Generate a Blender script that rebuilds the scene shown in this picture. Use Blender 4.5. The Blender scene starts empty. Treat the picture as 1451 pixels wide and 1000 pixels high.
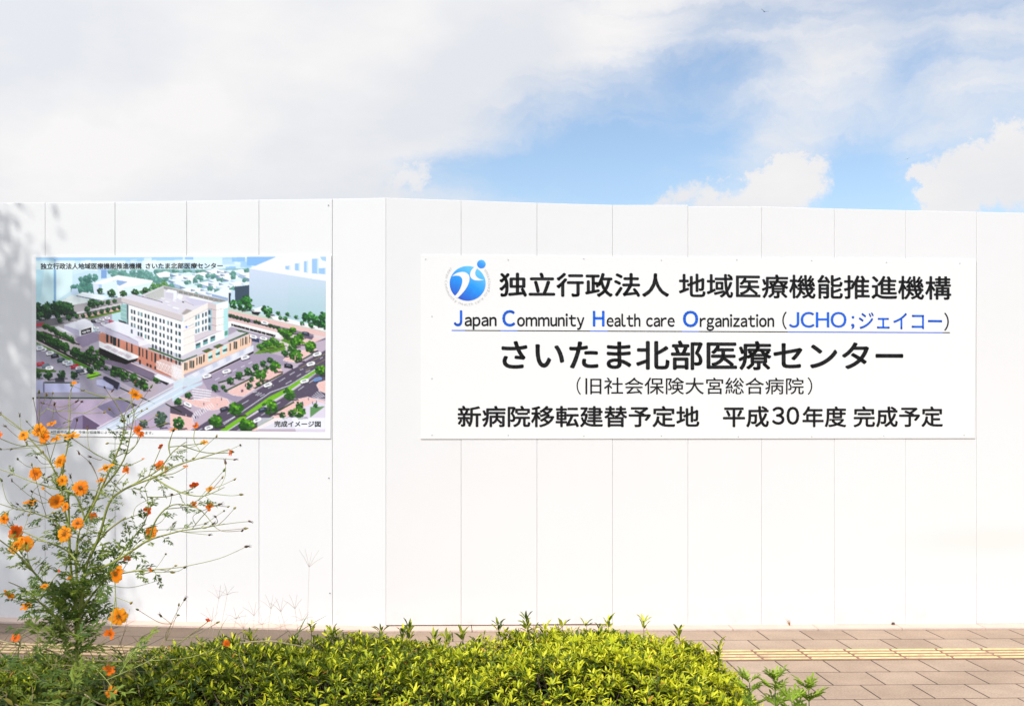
import bpy, math, random
import numpy as np
from mathutils import Vector, Matrix
R = math.radians
rng = np.random.default_rng(7)
random.seed(7)
SC = bpy.context.scene
COL = SC.collection

# ------------------------------------------------------------------ camera
F = 1600.0            # focal length in photo pixels (photo 1451 x 1000)
EYE = 1.55
CX, HY = 725.5, 570.0  # principal column, horizon row
cam = bpy.data.cameras.new('camera')
cam.sensor_width = 36.0
cam.lens = 36.0 * F / 1451.0
cam.shift_y = (HY - 500.0) / 1451.0
cam.clip_start = 0.05
cam.clip_end = 3000.0
camo = bpy.data.objects.new('camera', cam)
camo.location = (0, 0, EYE)
camo.rotation_euler = (R(90), 0, 0)
COL.objects.link(camo)
SC.camera = camo

# ------------------------------------------------------------------ light
SUN_EL, SUN_AZ = R(47), R(215)       # azimuth clockwise from +Y: behind the camera, to the left
TO_SUN = Vector((math.sin(SUN_AZ) * math.cos(SUN_EL), math.cos(SUN_AZ) * math.cos(SUN_EL), math.sin(SUN_EL)))
sl = bpy.data.lights.new('sun', 'SUN')
sl.energy = 2.45
sl.angle = R(0.55)
sl.color = (1.0, 0.97, 0.925)
so = bpy.data.objects.new('sun', sl)
so.rotation_euler = TO_SUN.to_track_quat('Z', 'Y').to_euler()
so.location = (-10, -14, 15)
COL.objects.link(so)

SC.view_settings.view_transform = 'Standard'
SC.view_settings.look = 'None'
SC.view_settings.exposure = 0.31
SC.view_settings.gamma = 1.0
SC.view_settings.use_curve_mapping = False

def pix_dir(px, py):
    v = Vector(((px - CX) / F, 1.0, (HY - py) / F))
    return v.normalized()

def at(px, py, Y):
    """the point of the world at depth Y seen at photo pixel px, py"""
    return Vector(((px - CX) * Y / F, Y, EYE + (HY - py) * Y / F))

def build_world():
    w = bpy.data.worlds.new('World')
    SC.world = w
    w.use_nodes = True
    nt = w.node_tree
    N, L = nt.nodes, nt.links
    N.clear()
    def node(t, **k):
        n = N.new(t)
        for a, b in k.items():
            setattr(n, a, b)
        return n
    def math_(op, a, b=None, c=None, clamp=False):
        n = node('ShaderNodeMath', operation=op, use_clamp=clamp)
        for i, x in enumerate((a, b, c)):
            if x is None:
                continue
            if isinstance(x, (int, float)):
                n.inputs[i].default_value = x
            else:
                L.new(x, n.inputs[i])
        return n.outputs[0]
    tc = node('ShaderNodeTexCoord')
    sky = node('ShaderNodeTexSky', sky_type='NISHITA')
    sky.sun_disc = False
    sky.sun_elevation = SUN_EL
    sky.sun_rotation = SUN_AZ
    sky.air_density = 1.0
    sky.dust_density = 0.6
    sky.ozone_density = 1.6
    skyc = node('ShaderNodeVectorMath', operation='SCALE')
    L.new(sky.outputs[0], skyc.inputs[0])
    skyc.inputs['Scale'].default_value = SKY_STRENGTH
    # warped direction for ragged cloud edges
    nz = node('ShaderNodeTexNoise', noise_dimensions='3D')
    nz.inputs['Scale'].default_value = 9.0
    nz.inputs['Detail'].default_value = 7.0
    nz.inputs['Roughness'].default_value = 0.62
    L.new(tc.outputs['Generated'], nz.inputs['Vector'])
    sub = node('ShaderNodeVectorMath', operation='SUBTRACT')
    L.new(nz.outputs['Color'], sub.inputs[0])
    sub.inputs[1].default_value = (0.5, 0.5, 0.5)
    scl = node('ShaderNodeVectorMath', operation='SCALE')
    L.new(sub.outputs[0], scl.inputs[0])
    scl.inputs['Scale'].default_value = 0.085
    add = node('ShaderNodeVectorMath', operation='ADD')
    L.new(tc.outputs['Generated'], add.inputs[0])
    L.new(scl.outputs[0], add.inputs[1])
    nrm = node('ShaderNodeVectorMath', operation='NORMALIZE')
    L.new(add.outputs[0], nrm.inputs[0])
    def lobe(px, py, rad, amp, src=None):
        """a soft round patch of sky, rad in photo pixels"""
        d = pix_dir(px, py)
        n = node('ShaderNodeVectorMath', operation='DISTANCE')
        L.new(src or nrm.outputs[0], n.inputs[0])
        n.inputs[1].default_value = d
        q = math_('DIVIDE', n.outputs['Value'], rad / F)
        q = math_('MULTIPLY', q, q)
        q = math_('MULTIPLY', q, -1.0)
        q = math_('EXPONENT', q)
        return math_('MULTIPLY', q, amp)
    def total(ls):
        r = ls[0]
        for x in ls[1:]:
            r = math_('ADD', r, x)
        return r
    # thin high veil: long streaks climbing to the right
    n2 = node('ShaderNodeTexNoise', noise_dimensions='3D')
    mp = node('ShaderNodeMapping')
    mp.inputs['Scale'].default_value = (2.0, 2.0, 8.0)
    mp.inputs['Rotation'].default_value = (0, R(16), 0)
    L.new(nrm.outputs[0], mp.inputs['Vector'])
    L.new(mp.outputs[0], n2.inputs['Vector'])
    n2.inputs['Scale'].default_value = 2.6
    n2.inputs['Detail'].default_value = 9.0
    n2.inputs['Roughness'].default_value = 0.6
    veil = math_('MULTIPLY_ADD', n2.outputs['Fac'], 1.7, -0.33)
    holes = total([lobe(*a) for a in (
        (700, 255, 100, -0.62), (800, 245, 100, -0.60), (610, 250, 50, -0.45), (870, 190, 75, -0.48), (970, 150, 70, -0.42),
        (1060, 110, 70, -0.26), (900, 270, 70, -0.50), (1200, 260, 60, -0.60), (1240, 290, 55, -0.6), (1300, 118, 42, -0.42),
        (1240, 190, 45, -0.22), (1340, 320, 70, -0.4), (545, 218, 26, -0.30), (1000, 235, 60, -0.30), (1440, 300, 60, -0.3))])
    bank = total([lobe(*a) for a in (
        (480, 240, 70, 0.3), (300, 150, 330, 0.55), (60, 230, 220, 0.5), (650, 60, 190, 0.5), (880, 40, 130, 0.30), (-500, 100, 600, 0.5), (1250, 60, 220, 0.02), (950, 110, 110, -0.08), (1120, 170, 60, 0.14), (1380, 160, 90, 0.05))])
    m = math_('ADD', veil, holes)
    m = math_('ADD', m, bank)
    fine = math_('MULTIPLY_ADD', nz.outputs['Fac'], 0.5, -0.25)
    m = math_('ADD', m, fine)
    mr0 = node('ShaderNodeMapRange', interpolation_type='SMOOTHSTEP')
    L.new(m, mr0.inputs['Value'])
    mr0.inputs['From Min'].default_value = -0.15
    mr0.inputs['From Max'].default_value = 1.0
    mr0.inputs['To Min'].default_value = 0.03
    mr0.inputs['To Max'].default_value = 1.0
    # heaped clouds low over the boards, with crisp ragged edges
    nc = node('ShaderNodeTexNoise', noise_dimensions='3D')
    nc.inputs['Scale'].default_value = 30.0
    nc.inputs['Detail'].default_value = 8.0
    nc.inputs['Roughness'].default_value = 0.68
    L.new(tc.outputs['Generated'], nc.inputs['Vector'])
    csub = node('ShaderNodeVectorMath', operation='SUBTRACT')
    L.new(nc.outputs['Color'], csub.inputs[0]); csub.inputs[1].default_value = (0.5, 0.5, 0.5)
    cscl = node('ShaderNodeVectorMath', operation='SCALE')
    L.new(csub.outputs[0], cscl.inputs[0]); cscl.inputs['Scale'].default_value = 0.075
    cadd = node('ShaderNodeVectorMath', operation='ADD')
    L.new(tc.outputs['Generated'], cadd.inputs[0]); L.new(cscl.outputs[0], cadd.inputs[1])
    cd = cadd.outputs[0]
    puffs = total([lobe(*a, cd) for a in (
        (1090, 258, 34, 1.2), (1125, 238, 26, 1.0), (1060, 282, 34, 1.1), (1015, 282, 24, 1.0), (970, 290, 24, 1.0), (1115, 290, 36, 1.2), (1155, 226, 22, 0.9), (1145, 262, 20, 0.7), (940, 300, 16, 0.8),
        (1415, 240, 48, 1.3), (1370, 255, 36, 1.1), (1330, 250, 24, 0.9), (1305, 268, 18, 0.8), (1460, 215, 48, 1.2), (1345, 285, 26, 0.8), (1320, 290, 20, 0.6),
        (598, 236, 22, 0.8), (570, 262, 28, 0.9), (600, 270, 16, 0.6), (540, 270, 30, 0.8), (1175, 278, 12, 0.45))])
    pf = math_('ADD', puffs, math_('MULTIPLY_ADD', nc.outputs['Fac'], 1.5, -0.75))
    mp2 = node('ShaderNodeMapRange', interpolation_type='SMOOTHSTEP')
    L.new(pf, mp2.inputs['Value'])
    mp2.inputs['From Min'].default_value = 0.18
    mp2.inputs['From Max'].default_value = 1.15
    mr = node('ShaderNodeMath', operation='MAXIMUM')
    L.new(mr0.outputs[0], mr.inputs[0]); L.new(mp2.outputs[0], mr.inputs[1])
    # cloud brightness: white tops, grey bellies
    n3 = node('ShaderNodeTexNoise', noise_dimensions='3D')
    n3.inputs['Scale'].default_value = 6.5
    n3.inputs['Detail'].default_value = 6.0
    n3.inputs['Roughness'].default_value = 0.55
    mp3 = node('ShaderNodeMapping')
    mp3.inputs['Scale'].default_value = (1.0, 1.0, 2.4)
    mp3.inputs['Location'].default_value = (3.1, 0.4, 1.7)
    L.new(tc.outputs['Generated'], mp3.inputs['Vector'])
    L.new(mp3.outputs[0], n3.inputs['Vector'])
    shade = math_('MULTIPLY_ADD', n3.outputs['Fac'], 2.2, -0.72)
    grey = total([lobe(*a) for a in ((650, 55, 90, -0.40), (760, 80, 90, -0.35), (850, 60, 80, -0.25), (60, 60, 160, -0.28), (250, 255, 90, -0.22), (380, 255, 60, -0.15),
                                     (150, 220, 60, 0.55), (270, 165, 60, 0.6), (330, 200, 50, 0.4), (105, 185, 40, 0.6), (50, 240, 60, 0.4), (200, 230, 60, 0.4), (560, 20, 60, 0.4), (1090, 245, 50, 0.35), (1420, 215, 60, 0.3), (1400, 280, 60, -0.15), (590, 240, 40, 0.3), (880, 25, 70, 0.5), (130, 100, 36, 0.45), (30, 130, 40, 0.3), (1250, 60, 200, 0.25), (900, 60, 100, 0.2), (480, 150, 80, 0.25))])
    shade = math_('ADD', shade, grey, clamp=True)
    cm = node('ShaderNodeMix', data_type='RGBA')
    L.new(shade, cm.inputs['Factor'])
    cm.inputs[6].default_value = CLOUD_DARK
    cm.inputs[7].default_value = CLOUD_LIGHT
    mix = node('ShaderNodeMix', data_type='RGBA')
    L.new(mr.outputs[0], mix.inputs['Factor'])
    L.new(skyc.outputs[0], mix.inputs[6])
    L.new(cm.outputs[2], mix.inputs[7])
    # the sky is brighter round the sun, behind the camera
    ds = node('ShaderNodeVectorMath', operation='DISTANCE')
    L.new(tc.outputs['Generated'], ds.inputs[0])
    ds.inputs[1].default_value = TO_SUN
    ex = math_('EXPONENT', math_('MULTIPLY', math_('MULTIPLY', ds.outputs['Value'], ds.outputs['Value']), -1.0))
    bg = node('ShaderNodeBackground')
    L.new(math_('MULTIPLY_ADD', ex, 0.95, 1.0), bg.inputs['Strength'])
    L.new(mix.outputs[2], bg.inputs['Color'])
    out = node('ShaderNodeOutputWorld')
    L.new(bg.outputs[0], out.inputs['Surface'])
    w.cycles.sampling_method = 'MANUAL'
    w.cycles.sample_map_resolution = 512

SKY_STRENGTH = 0.12
CLOUD_DARK = (0.59, 0.607, 0.645, 1)
CLOUD_LIGHT = (0.705, 0.695, 0.695, 1)
build_world()

# ------------------------------------------------------------------ helpers
def lin(c):
    return tuple(((x / 255) / 12.92 if x / 255 <= 0.04045 else (((x / 255) + 0.055) / 1.055) ** 2.4) for x in c)

def tag(o, label=None, cat=None, group=None, kind=None):
    if label: o['label'] = label
    if cat: o['category'] = cat
    if group: o['group'] = group
    if kind: o['kind'] = kind
    return o

def empty(name, loc=(0, 0, 0)):
    o = bpy.data.objects.new(name, None)
    o.empty_display_size = 0.1
    o.location = loc
    COL.objects.link(o)
    return o

def link(name, mesh, mat=None, parent=None):
    if mat is not None and not mesh.materials:
        mesh.materials.append(mat)
    o = bpy.data.objects.new(name, mesh)
    COL.objects.link(o)
    if parent is not None:
        o.parent = parent
    return o

def mesh_np(name, V, faces, colors=None, origin=None, smooth=False):
    """V (n,3); faces: list of index tuples, or an (m,k) array; colors: per vertex linear rgb"""
    me = bpy.data.meshes.new(name)
    V = np.asarray(V, dtype=np.float64)
    if origin is not None:
        V = V - np.asarray(origin)
    if isinstance(faces, np.ndarray):
        m, k = faces.shape
        me.vertices.add(len(V)); me.vertices.foreach_set('co', V.ravel().astype(np.float32))
        me.loops.add(m * k); me.loops.foreach_set('vertex_index', faces.ravel().astype(np.int32))
        me.polygons.add(m)
        me.polygons.foreach_set('loop_start', np.arange(0, m * k, k, dtype=np.int32))
        me.polygons.foreach_set('loop_total', np.full(m, k, dtype=np.int32))
        me.update(calc_edges=True)
        me.validate()
    else:
        me.from_pydata([tuple(v) for v in V], [], [tuple(f) for f in faces])
        me.update()
    if colors is not None:
        at_ = me.color_attributes.new('col', 'FLOAT_COLOR', 'POINT')
        c = np.ones((len(V), 4), dtype=np.float32)
        c[:, :3] = colors
        at_.data.foreach_set('color', c.ravel())
    if smooth:
        me.polygons.foreach_set('use_smooth', np.ones(len(me.polygons), dtype=bool))
    return me

class MB:
    """collects shapes into one mesh, with a colour per vertex"""
    def __init__(s):
        s.v, s.f, s.c = [], [], []
    def add(s, V, Fs, col=(1, 1, 1)):
        b = len(s.v)
        s.v += [tuple(x) for x in V]
        s.f += [tuple(i + b for i in f) for f in Fs]
        s.c += [col] * len(V)
    def box(s, lo, hi, col=(1, 1, 1), axes=None, org=(0, 0, 0)):
        P = [(x, y, z) for x in (lo[0], hi[0]) for y in (lo[1], hi[1]) for z in (lo[2], hi[2])]
        if axes is not None:
            P = [tuple(Vector(org) + axes[0] * p[0] + axes[1] * p[1] + axes[2] * p[2]) for p in P]
        s.add(P, [(0, 1, 3, 2), (4, 6, 7, 5), (0, 4, 5, 1), (2, 3, 7, 6), (0, 2, 6, 4), (1, 5, 7, 3)], col)
    def tube(s, pts, r0, r1, n=5, col=(1, 1, 1), col2=None):
        pts = [Vector(p) for p in pts]
        m = len(pts)
        b = len(s.v)
        for i, p in enumerate(pts):
            t = (pts[min(i + 1, m - 1)] - pts[max(i - 1, 0)])
            if t.length < 1e-9: t = Vector((0, 0, 1))
            t.normalize()
            a = t.orthogonal().normalized() if abs(t.z) > 0.95 else t.cross(Vector((0, 0, 1))).normalized()
            bb = t.cross(a)
            k = i / max(1, m - 1)
            r = r0 + (r1 - r0) * k
            cc = col if col2 is None else tuple(col[j] + (col2[j] - col[j]) * k for j in range(3))
            for q in range(n):
                an = 2 * math.pi * q / n
                s.v.append(tuple(p + (a * math.cos(an) + bb * math.sin(an)) * r)); s.c.append(cc)
        for i in range(m - 1):
            for q in range(n):
                q2 = (q + 1) % n
                s.f.append((b + i * n + q, b + i * n + q2, b + (i + 1) * n + q2, b + (i + 1) * n + q))
        s.f.append(tuple(b + q for q in range(n))[::-1])
        s.f.append(tuple(b + (m - 1) * n + q for q in range(n)))
    def build(s, name, mat, parent=None, origin=None, smooth=False):
        return link(name, mesh_np(name, s.v, s.f, s.c, origin, smooth), mat, parent)

def nmat(name):
    m = bpy.data.materials.new(name)
    m.use_nodes = True
    nt = m.node_tree
    return m, nt, nt.nodes, nt.links, nt.nodes['Principled BSDF']

def plain(name, col, rough=0.5, vary=0.08, scale=8.0, spec=0.4, metal=0.0, bump=0.0, bscale=60.0):
    """a procedural material: one colour with a little noise in it"""
    m, nt, N, L, b = nmat(name)
    tc = N.new('ShaderNodeTexCoord')
    nz = N.new('ShaderNodeTexNoise'); nz.inputs['Scale'].default_value = scale; nz.inputs['Detail'].default_value = 5
    L.new(tc.outputs['Object'], nz.inputs['Vector'])
    mx = N.new('ShaderNodeMix'); mx.data_type = 'RGBA'
    mx.inputs[6].default_value = tuple(c * (1 - vary) for c in col) + (1,)
    mx.inputs[7].default_value = tuple(min(1, c * (1 + vary)) for c in col) + (1,)
    L.new(nz.outputs['Fac'], mx.inputs['Factor'])
    L.new(mx.outputs[2], b.inputs['Base Color'])
    b.inputs['Roughness'].default_value = rough
    b.inputs['Specular IOR Level'].default_value = spec
    b.inputs['Metallic'].default_value = metal
    if bump:
        n2 = N.new('ShaderNodeTexNoise'); n2.inputs['Scale'].default_value = bscale; n2.inputs['Detail'].default_value = 4
        L.new(tc.outputs['Object'], n2.inputs['Vector'])
        bp = N.new('ShaderNodeBump'); bp.inputs['Strength'].default_value = bump; bp.inputs['Distance'].default_value = 0.01
        L.new(n2.outputs['Fac'], bp.inputs['Height']); L.new(bp.outputs[0], b.inputs['Normal'])
    return m

def attr_mat(name, rough=0.5, trans=0.0, spec=0.4):
    """colour from the mesh's own 'col' attribute; leaves and petals let some light through"""
    m, nt, N, L, b = nmat(name)
    a = N.new('ShaderNodeAttribute'); a.attribute_name = 'col'
    tc = N.new('ShaderNodeTexCoord')
    nz = N.new('ShaderNodeTexNoise'); nz.inputs['Scale'].default_value = 40; nz.inputs['Detail'].default_value = 2
    L.new(tc.outputs['Object'], nz.inputs['Vector'])
    mr = N.new('ShaderNodeMapRange'); mr.inputs['To Min'].default_value = 0.86; mr.inputs['To Max'].default_value = 1.12
    L.new(nz.outputs['Fac'], mr.inputs['Value'])
    sc = N.new('ShaderNodeVectorMath'); sc.operation = 'SCALE'
    L.new(a.outputs['Color'], sc.inputs[0]); L.new(mr.outputs[0], sc.inputs['Scale'])
    L.new(sc.outputs[0], b.inputs['Base Color'])
    b.inputs['Roughness'].default_value = rough
    b.inputs['Specular IOR Level'].default_value = spec
    if trans:
        t = N.new('ShaderNodeBsdfTranslucent'); L.new(sc.outputs[0], t.inputs['Color'])
        mx = N.new('ShaderNodeMixShader'); mx.inputs[0].default_value = trans
        L.new(b.outputs[0], mx.inputs[1]); L.new(t.outputs[0], mx.inputs[2])
        L.new(mx.outputs[0], N['Material Output'].inputs['Surface'])
    return m

# ------------------------------------------------------------------ the two stretches of hoarding
CORNER = Vector(((547 - CX) / F * 7.75, 7.75, 0.0))
R_END = Vector((3.66, 8.07, -0.0435))
L_END = Vector((-3.63, 8.01, 0.0127))
WALL_H = 2.95
UP = Vector((0, 0, 1))
class Wall:
    def __init__(s, end):
        d = end - CORNER
        s.flat = Vector((d.x, d.y, 0)).normalized()
        s.slope = d.z / Vector((d.x, d.y, 0)).length
        n = s.flat.cross(UP)
        s.n = n if n.y < 0 else -n          # towards the street
    def base(s, u):
        return CORNER + s.flat * u + UP * (s.slope * u)
    def hit(s, px, py, off=0.0):
        """point of the wall's face seen at a photo pixel, off metres proud of it"""
        d = Vector(((px - CX) / F, 1.0, (HY - py) / F))
        o = Vector((0, 0, EYE))
        p0 = CORNER + s.n * off
        t = (p0 - o).dot(s.n) / d.dot(s.n)
        return o + d * t
    def u_of(s, px):
        return (s.hit(px, HY) - CORNER).dot(s.flat)
WR, WL = Wall(R_END), Wall(L_END)

def ground_z(x):
    return -0.0096 * (x - CORNER.x) if x > CORNER.x else -0.0047 * (x - CORNER.x)

def panel_mat(name, col):
    m, nt, N, L, b = nmat(name)
    geo = N.new('ShaderNodeNewGeometry')
    nz = N.new('ShaderNodeTexNoise'); nz.inputs['Scale'].default_value = 1.3; nz.inputs['Detail'].default_value = 6
    mp = N.new('ShaderNodeMapping'); mp.inputs['Scale'].default_value = (1.5, 1.5, 0.35)
    L.new(geo.outputs['Position'], mp.inputs['Vector']); L.new(mp.outputs[0], nz.inputs['Vector'])
    mx = N.new('ShaderNodeMix'); mx.data_type = 'RGBA'
    mx.inputs[6].default_value = tuple(c * 0.965 for c in col) + (1,)
    mx.inputs[7].default_value = tuple(col) + (1,)
    L.new(nz.outputs['Fac'], mx.inputs['Factor'])
    # splashed dirt near the foot and faint scuffs
    sp = N.new('ShaderNodeSeparateXYZ'); L.new(geo.outputs['Position'], sp.inputs[0])
    mr = N.new('ShaderNodeMapRange'); mr.inputs['From Min'].default_value = 0.0; mr.inputs['From Max'].default_value = 0.16
    mr.inputs['To Min'].default_value = 0.9; mr.inputs['To Max'].default_value = 0.0
    L.new(sp.outputs['Z'], mr.inputs['Value'])
    n2 = N.new('ShaderNodeTexNoise'); n2.inputs['Scale'].default_value = 7; n2.inputs['Detail'].default_value = 7; n2.inputs['Roughness'].default_value = 0.7
    L.new(geo.outputs['Position'], n2.inputs['Vector'])
    pw = N.new('ShaderNodeMath'); pw.operation = 'POWER'; pw.inputs[1].default_value = 3.0; L.new(n2.outputs['Fac'], pw.inputs[0])
    ml = N.new('ShaderNodeMath'); ml.operation = 'MULTIPLY'; L.new(pw.outputs[0], ml.inputs[0]); L.new(mr.outputs[0], ml.inputs[1])
    dx = N.new('ShaderNodeMix'); dx.data_type = 'RGBA'
    L.new(ml.outputs[0], dx.inputs['Factor']); L.new(mx.outputs[2], dx.inputs[6]); dx.inputs[7].default_value = (0.34, 0.27, 0.21, 1)
    # a long faint warm reflection at waist height, painted into the boards' colour
    sm = N.new('ShaderNodeVectorMath'); sm.operation = 'SUBTRACT'; L.new(geo.outputs['Position'], sm.inputs[0])
    sm.inputs[1].default_value = WR.hit(1400, 765)
    sm2 = N.new('ShaderNodeVectorMath'); sm2.operation = 'MULTIPLY'; L.new(sm.outputs[0], sm2.inputs[0]); sm2.inputs[1].default_value = (1.15, 0.0, 6.5)
    ln = N.new('ShaderNodeVectorMath'); ln.operation = 'LENGTH'; L.new(sm2.outputs[0], ln.inputs[0])
    mr2 = N.new('ShaderNodeMapRange'); mr2.interpolation_type = 'SMOOTHSTEP'
    mr2.inputs['From Min'].default_value = 0.1; mr2.inputs['From Max'].default_value = 1.0; mr2.inputs['To Min'].default_value = 0.30; mr2.inputs['To Max'].default_value = 0.0
    L.new(ln.outputs['Value'], mr2.inputs['Value'])
    ex = N.new('ShaderNodeMix'); ex.data_type = 'RGBA'
    L.new(mr2.outputs[0], ex.inputs['Factor']); L.new(dx.outputs[2], ex.inputs[6]); ex.inputs[7].default_value = (0.72, 0.66, 0.58, 1)
    L.new(ex.outputs[2], b.inputs['Base Color'])
    b.inputs['Roughness'].default_value = 0.42
    b.inputs['Specular IOR Level'].default_value = 0.35
    n3 = N.new('ShaderNodeTexNoise'); n3.inputs['Scale'].default_value = 3.0
    L.new(geo.outputs['Position'], n3.inputs['Vector'])
    bp = N.new('ShaderNodeBump'); bp.inputs['Strength'].default_value = 0.12; bp.inputs['Distance'].default_value = 0.02
    L.new(n3.outputs['Fac'], bp.inputs['Height']); L.new(bp.outputs[0], b.inputs['Normal'])
    return m
M_PANEL_R = panel_mat('white_painted_steel', (0.80, 0.795, 0.775))
M_PANEL_L = panel_mat('white_painted_steel_cool', (0.785, 0.785, 0.77))
M_STEEL = plain('galvanised_steel', (0.55, 0.54, 0.52), 0.55, metal=0.1)
M_BOLT = plain('bolt_grey', (0.25, 0.25, 0.26), 0.5, metal=0.4)

def build_wall(w, seams, tops, mat, label, cat='fence'):
    root = empty('hoarding_fence', CORNER)
    tag(root, label, cat)
    for i in range(len(seams) - 1):
        u0, u1 = sorted((seams[i], seams[i + 1]))
        g = 0.0007 if w is WR else 0.0009
        u0 += g; u1 -= g
        out = random.uniform(-0.0012, 0.0012)
        th, h0, h1 = 0.032, tops[i][0], tops[i][1]
        if seams[i] > seams[i + 1]: h0, h1 = h1, h0
        bz = 0.012 + random.uniform(-0.004, 0.004) + (0.014 if w is WR and i < 3 else 0)
        # bevelled front face: outer ring a little behind the inner one
        def P(u, v, o):
            return w.base(u) + UP * v + w.n * o
        b = 0.0018 if w is WR else 0.0028
        lip = [P(u0, bz, out - b), P(u1, bz, out - b), P(u1, h1, out - b), P(u0, h0, out - b)]
        face = [P(u0 + b, bz + b, out), P(u1 - b, bz + b, out), P(u1 - b, h1 - b, out), P(u0 + b, h0 - b, out)]
        back = [P(u0, bz, -th), P(u1, bz, -th), P(u1, h1, -th), P(u0, h0, -th)]
        V = face + lip + back
        Fs = [(0, 1, 2, 3), (11, 10, 9, 8)]
        for k in range(4):
            k2 = (k + 1) % 4
            Fs += [(k, 4 + k, 4 + k2, k2), (4 + k, 8 + k, 8 + k2, 4 + k2)]
        me = mesh_np('panel', [tuple(p) for p in V], Fs, None, CORNER)
        link('panel', me, mat, root)
    # rails behind, seen through the gaps between the boards
    mb = MB()
    ua, ub = min(seams[0], seams[-1]), max(seams[0], seams[-1])
    a, b_ = w.base(ua), w.base(ub)
    for z in (0.25, 1.1, 2.0, 2.75):
        mb.tube([a + UP * z - w.n * 0.062, b_ + UP * z - w.n * 0.062], 0.024, 0.024, 8)
    mb.build('rail', M_STEEL, root, CORNER)
    mb = MB()
    for k, sx in enumerate(seams[1:-1]):
        mb.box((-0.02, -0.008, 0.05), (0.02, 0.0, 2.88), axes=(w.flat, w.n, UP), org=w.base(sx) - w.n * 0.0335)
    mb.build('joint_strip', M_STEEL, root, CORNER)
    return root

TOPPX = {547: 280.5, 653.5: 284, 761: 287.6, 868: 290.6, 975: 291.8, 1079.5: 292.8, 1182.5: 295.6, 1283.5: 298.2, 1384: 300.4}
def h_at(w, px, py):
    p = w.hit(px, py)
    return p.z - w.base(w.u_of(px)).z
rp = sorted(TOPPX)
seams_r = [0.0] + [WR.u_of(p) for p in rp[1:]]
tops_r = []
for i in range(len(rp) - 1):
    e = 0.006 if i == 3 else 0.0
    tops_r.append((h_at(WR, rp[i], TOPPX[rp[i]]) - (0.004 if i == 4 else 0), h_at(WR, rp[i + 1], TOPPX[rp[i + 1]]) + e))
for k in range(9):
    seams_r.append(seams_r[-1] + 0.505)
    tops_r.append((WALL_H - 0.004, WALL_H - 0.004 + 0.004 * (k % 2)))
lp = [547, 471, 367, 264.5, 163, 64]
LT = {547: 280.5, 471: 282, 367: 283.2, 264.5: 285, 163: 286.4, 64: 287.6}
seams_l = [0.0] + [WL.u_of(p) for p in lp[1:]]
tops_l = [(h_at(WL, lp[i], LT[lp[i]]), h_at(WL, lp[i + 1], LT[lp[i + 1]])) for i in range(len(lp) - 1)]
for k in range(9):
    seams_l.append(seams_l[-1] + 0.505)
    tops_l.append((WALL_H, WALL_H))
fence_r = build_wall(WR, seams_r, tops_r, M_PANEL_R, 'long white panel fence carrying the wide lettered sign, right of the bend')
fence_l = build_wall(WL, seams_l, tops_l, M_PANEL_L, 'white panel fence behind the orange flowers, carrying the printed picture, left of the bend')
for px, py in ((465.5, 291), (466, 677), (467.5, 840)):
    c = WL.hit(px, py)
    mb = MB()
    mb.tube([c, c + WL.n * 0.004], 0.005, 0.004, 8)
    mb.build('bolt', M_BOLT, fence_l, CORNER)

# ------------------------------------------------------------------ ground
M_SOIL = plain('bare_soil', (0.16, 0.12, 0.085), 0.95, 0.35, 3.0, 0.1, bump=0.6, bscale=9)
me = mesh_np('ground', [(-900, -900, -0.16), (900, -900, -0.16), (900, 900, -0.16), (-900, 900, -0.16)], [(0, 1, 2, 3)])
tag(link('ground', me, M_SOIL), kind='structure')

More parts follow.
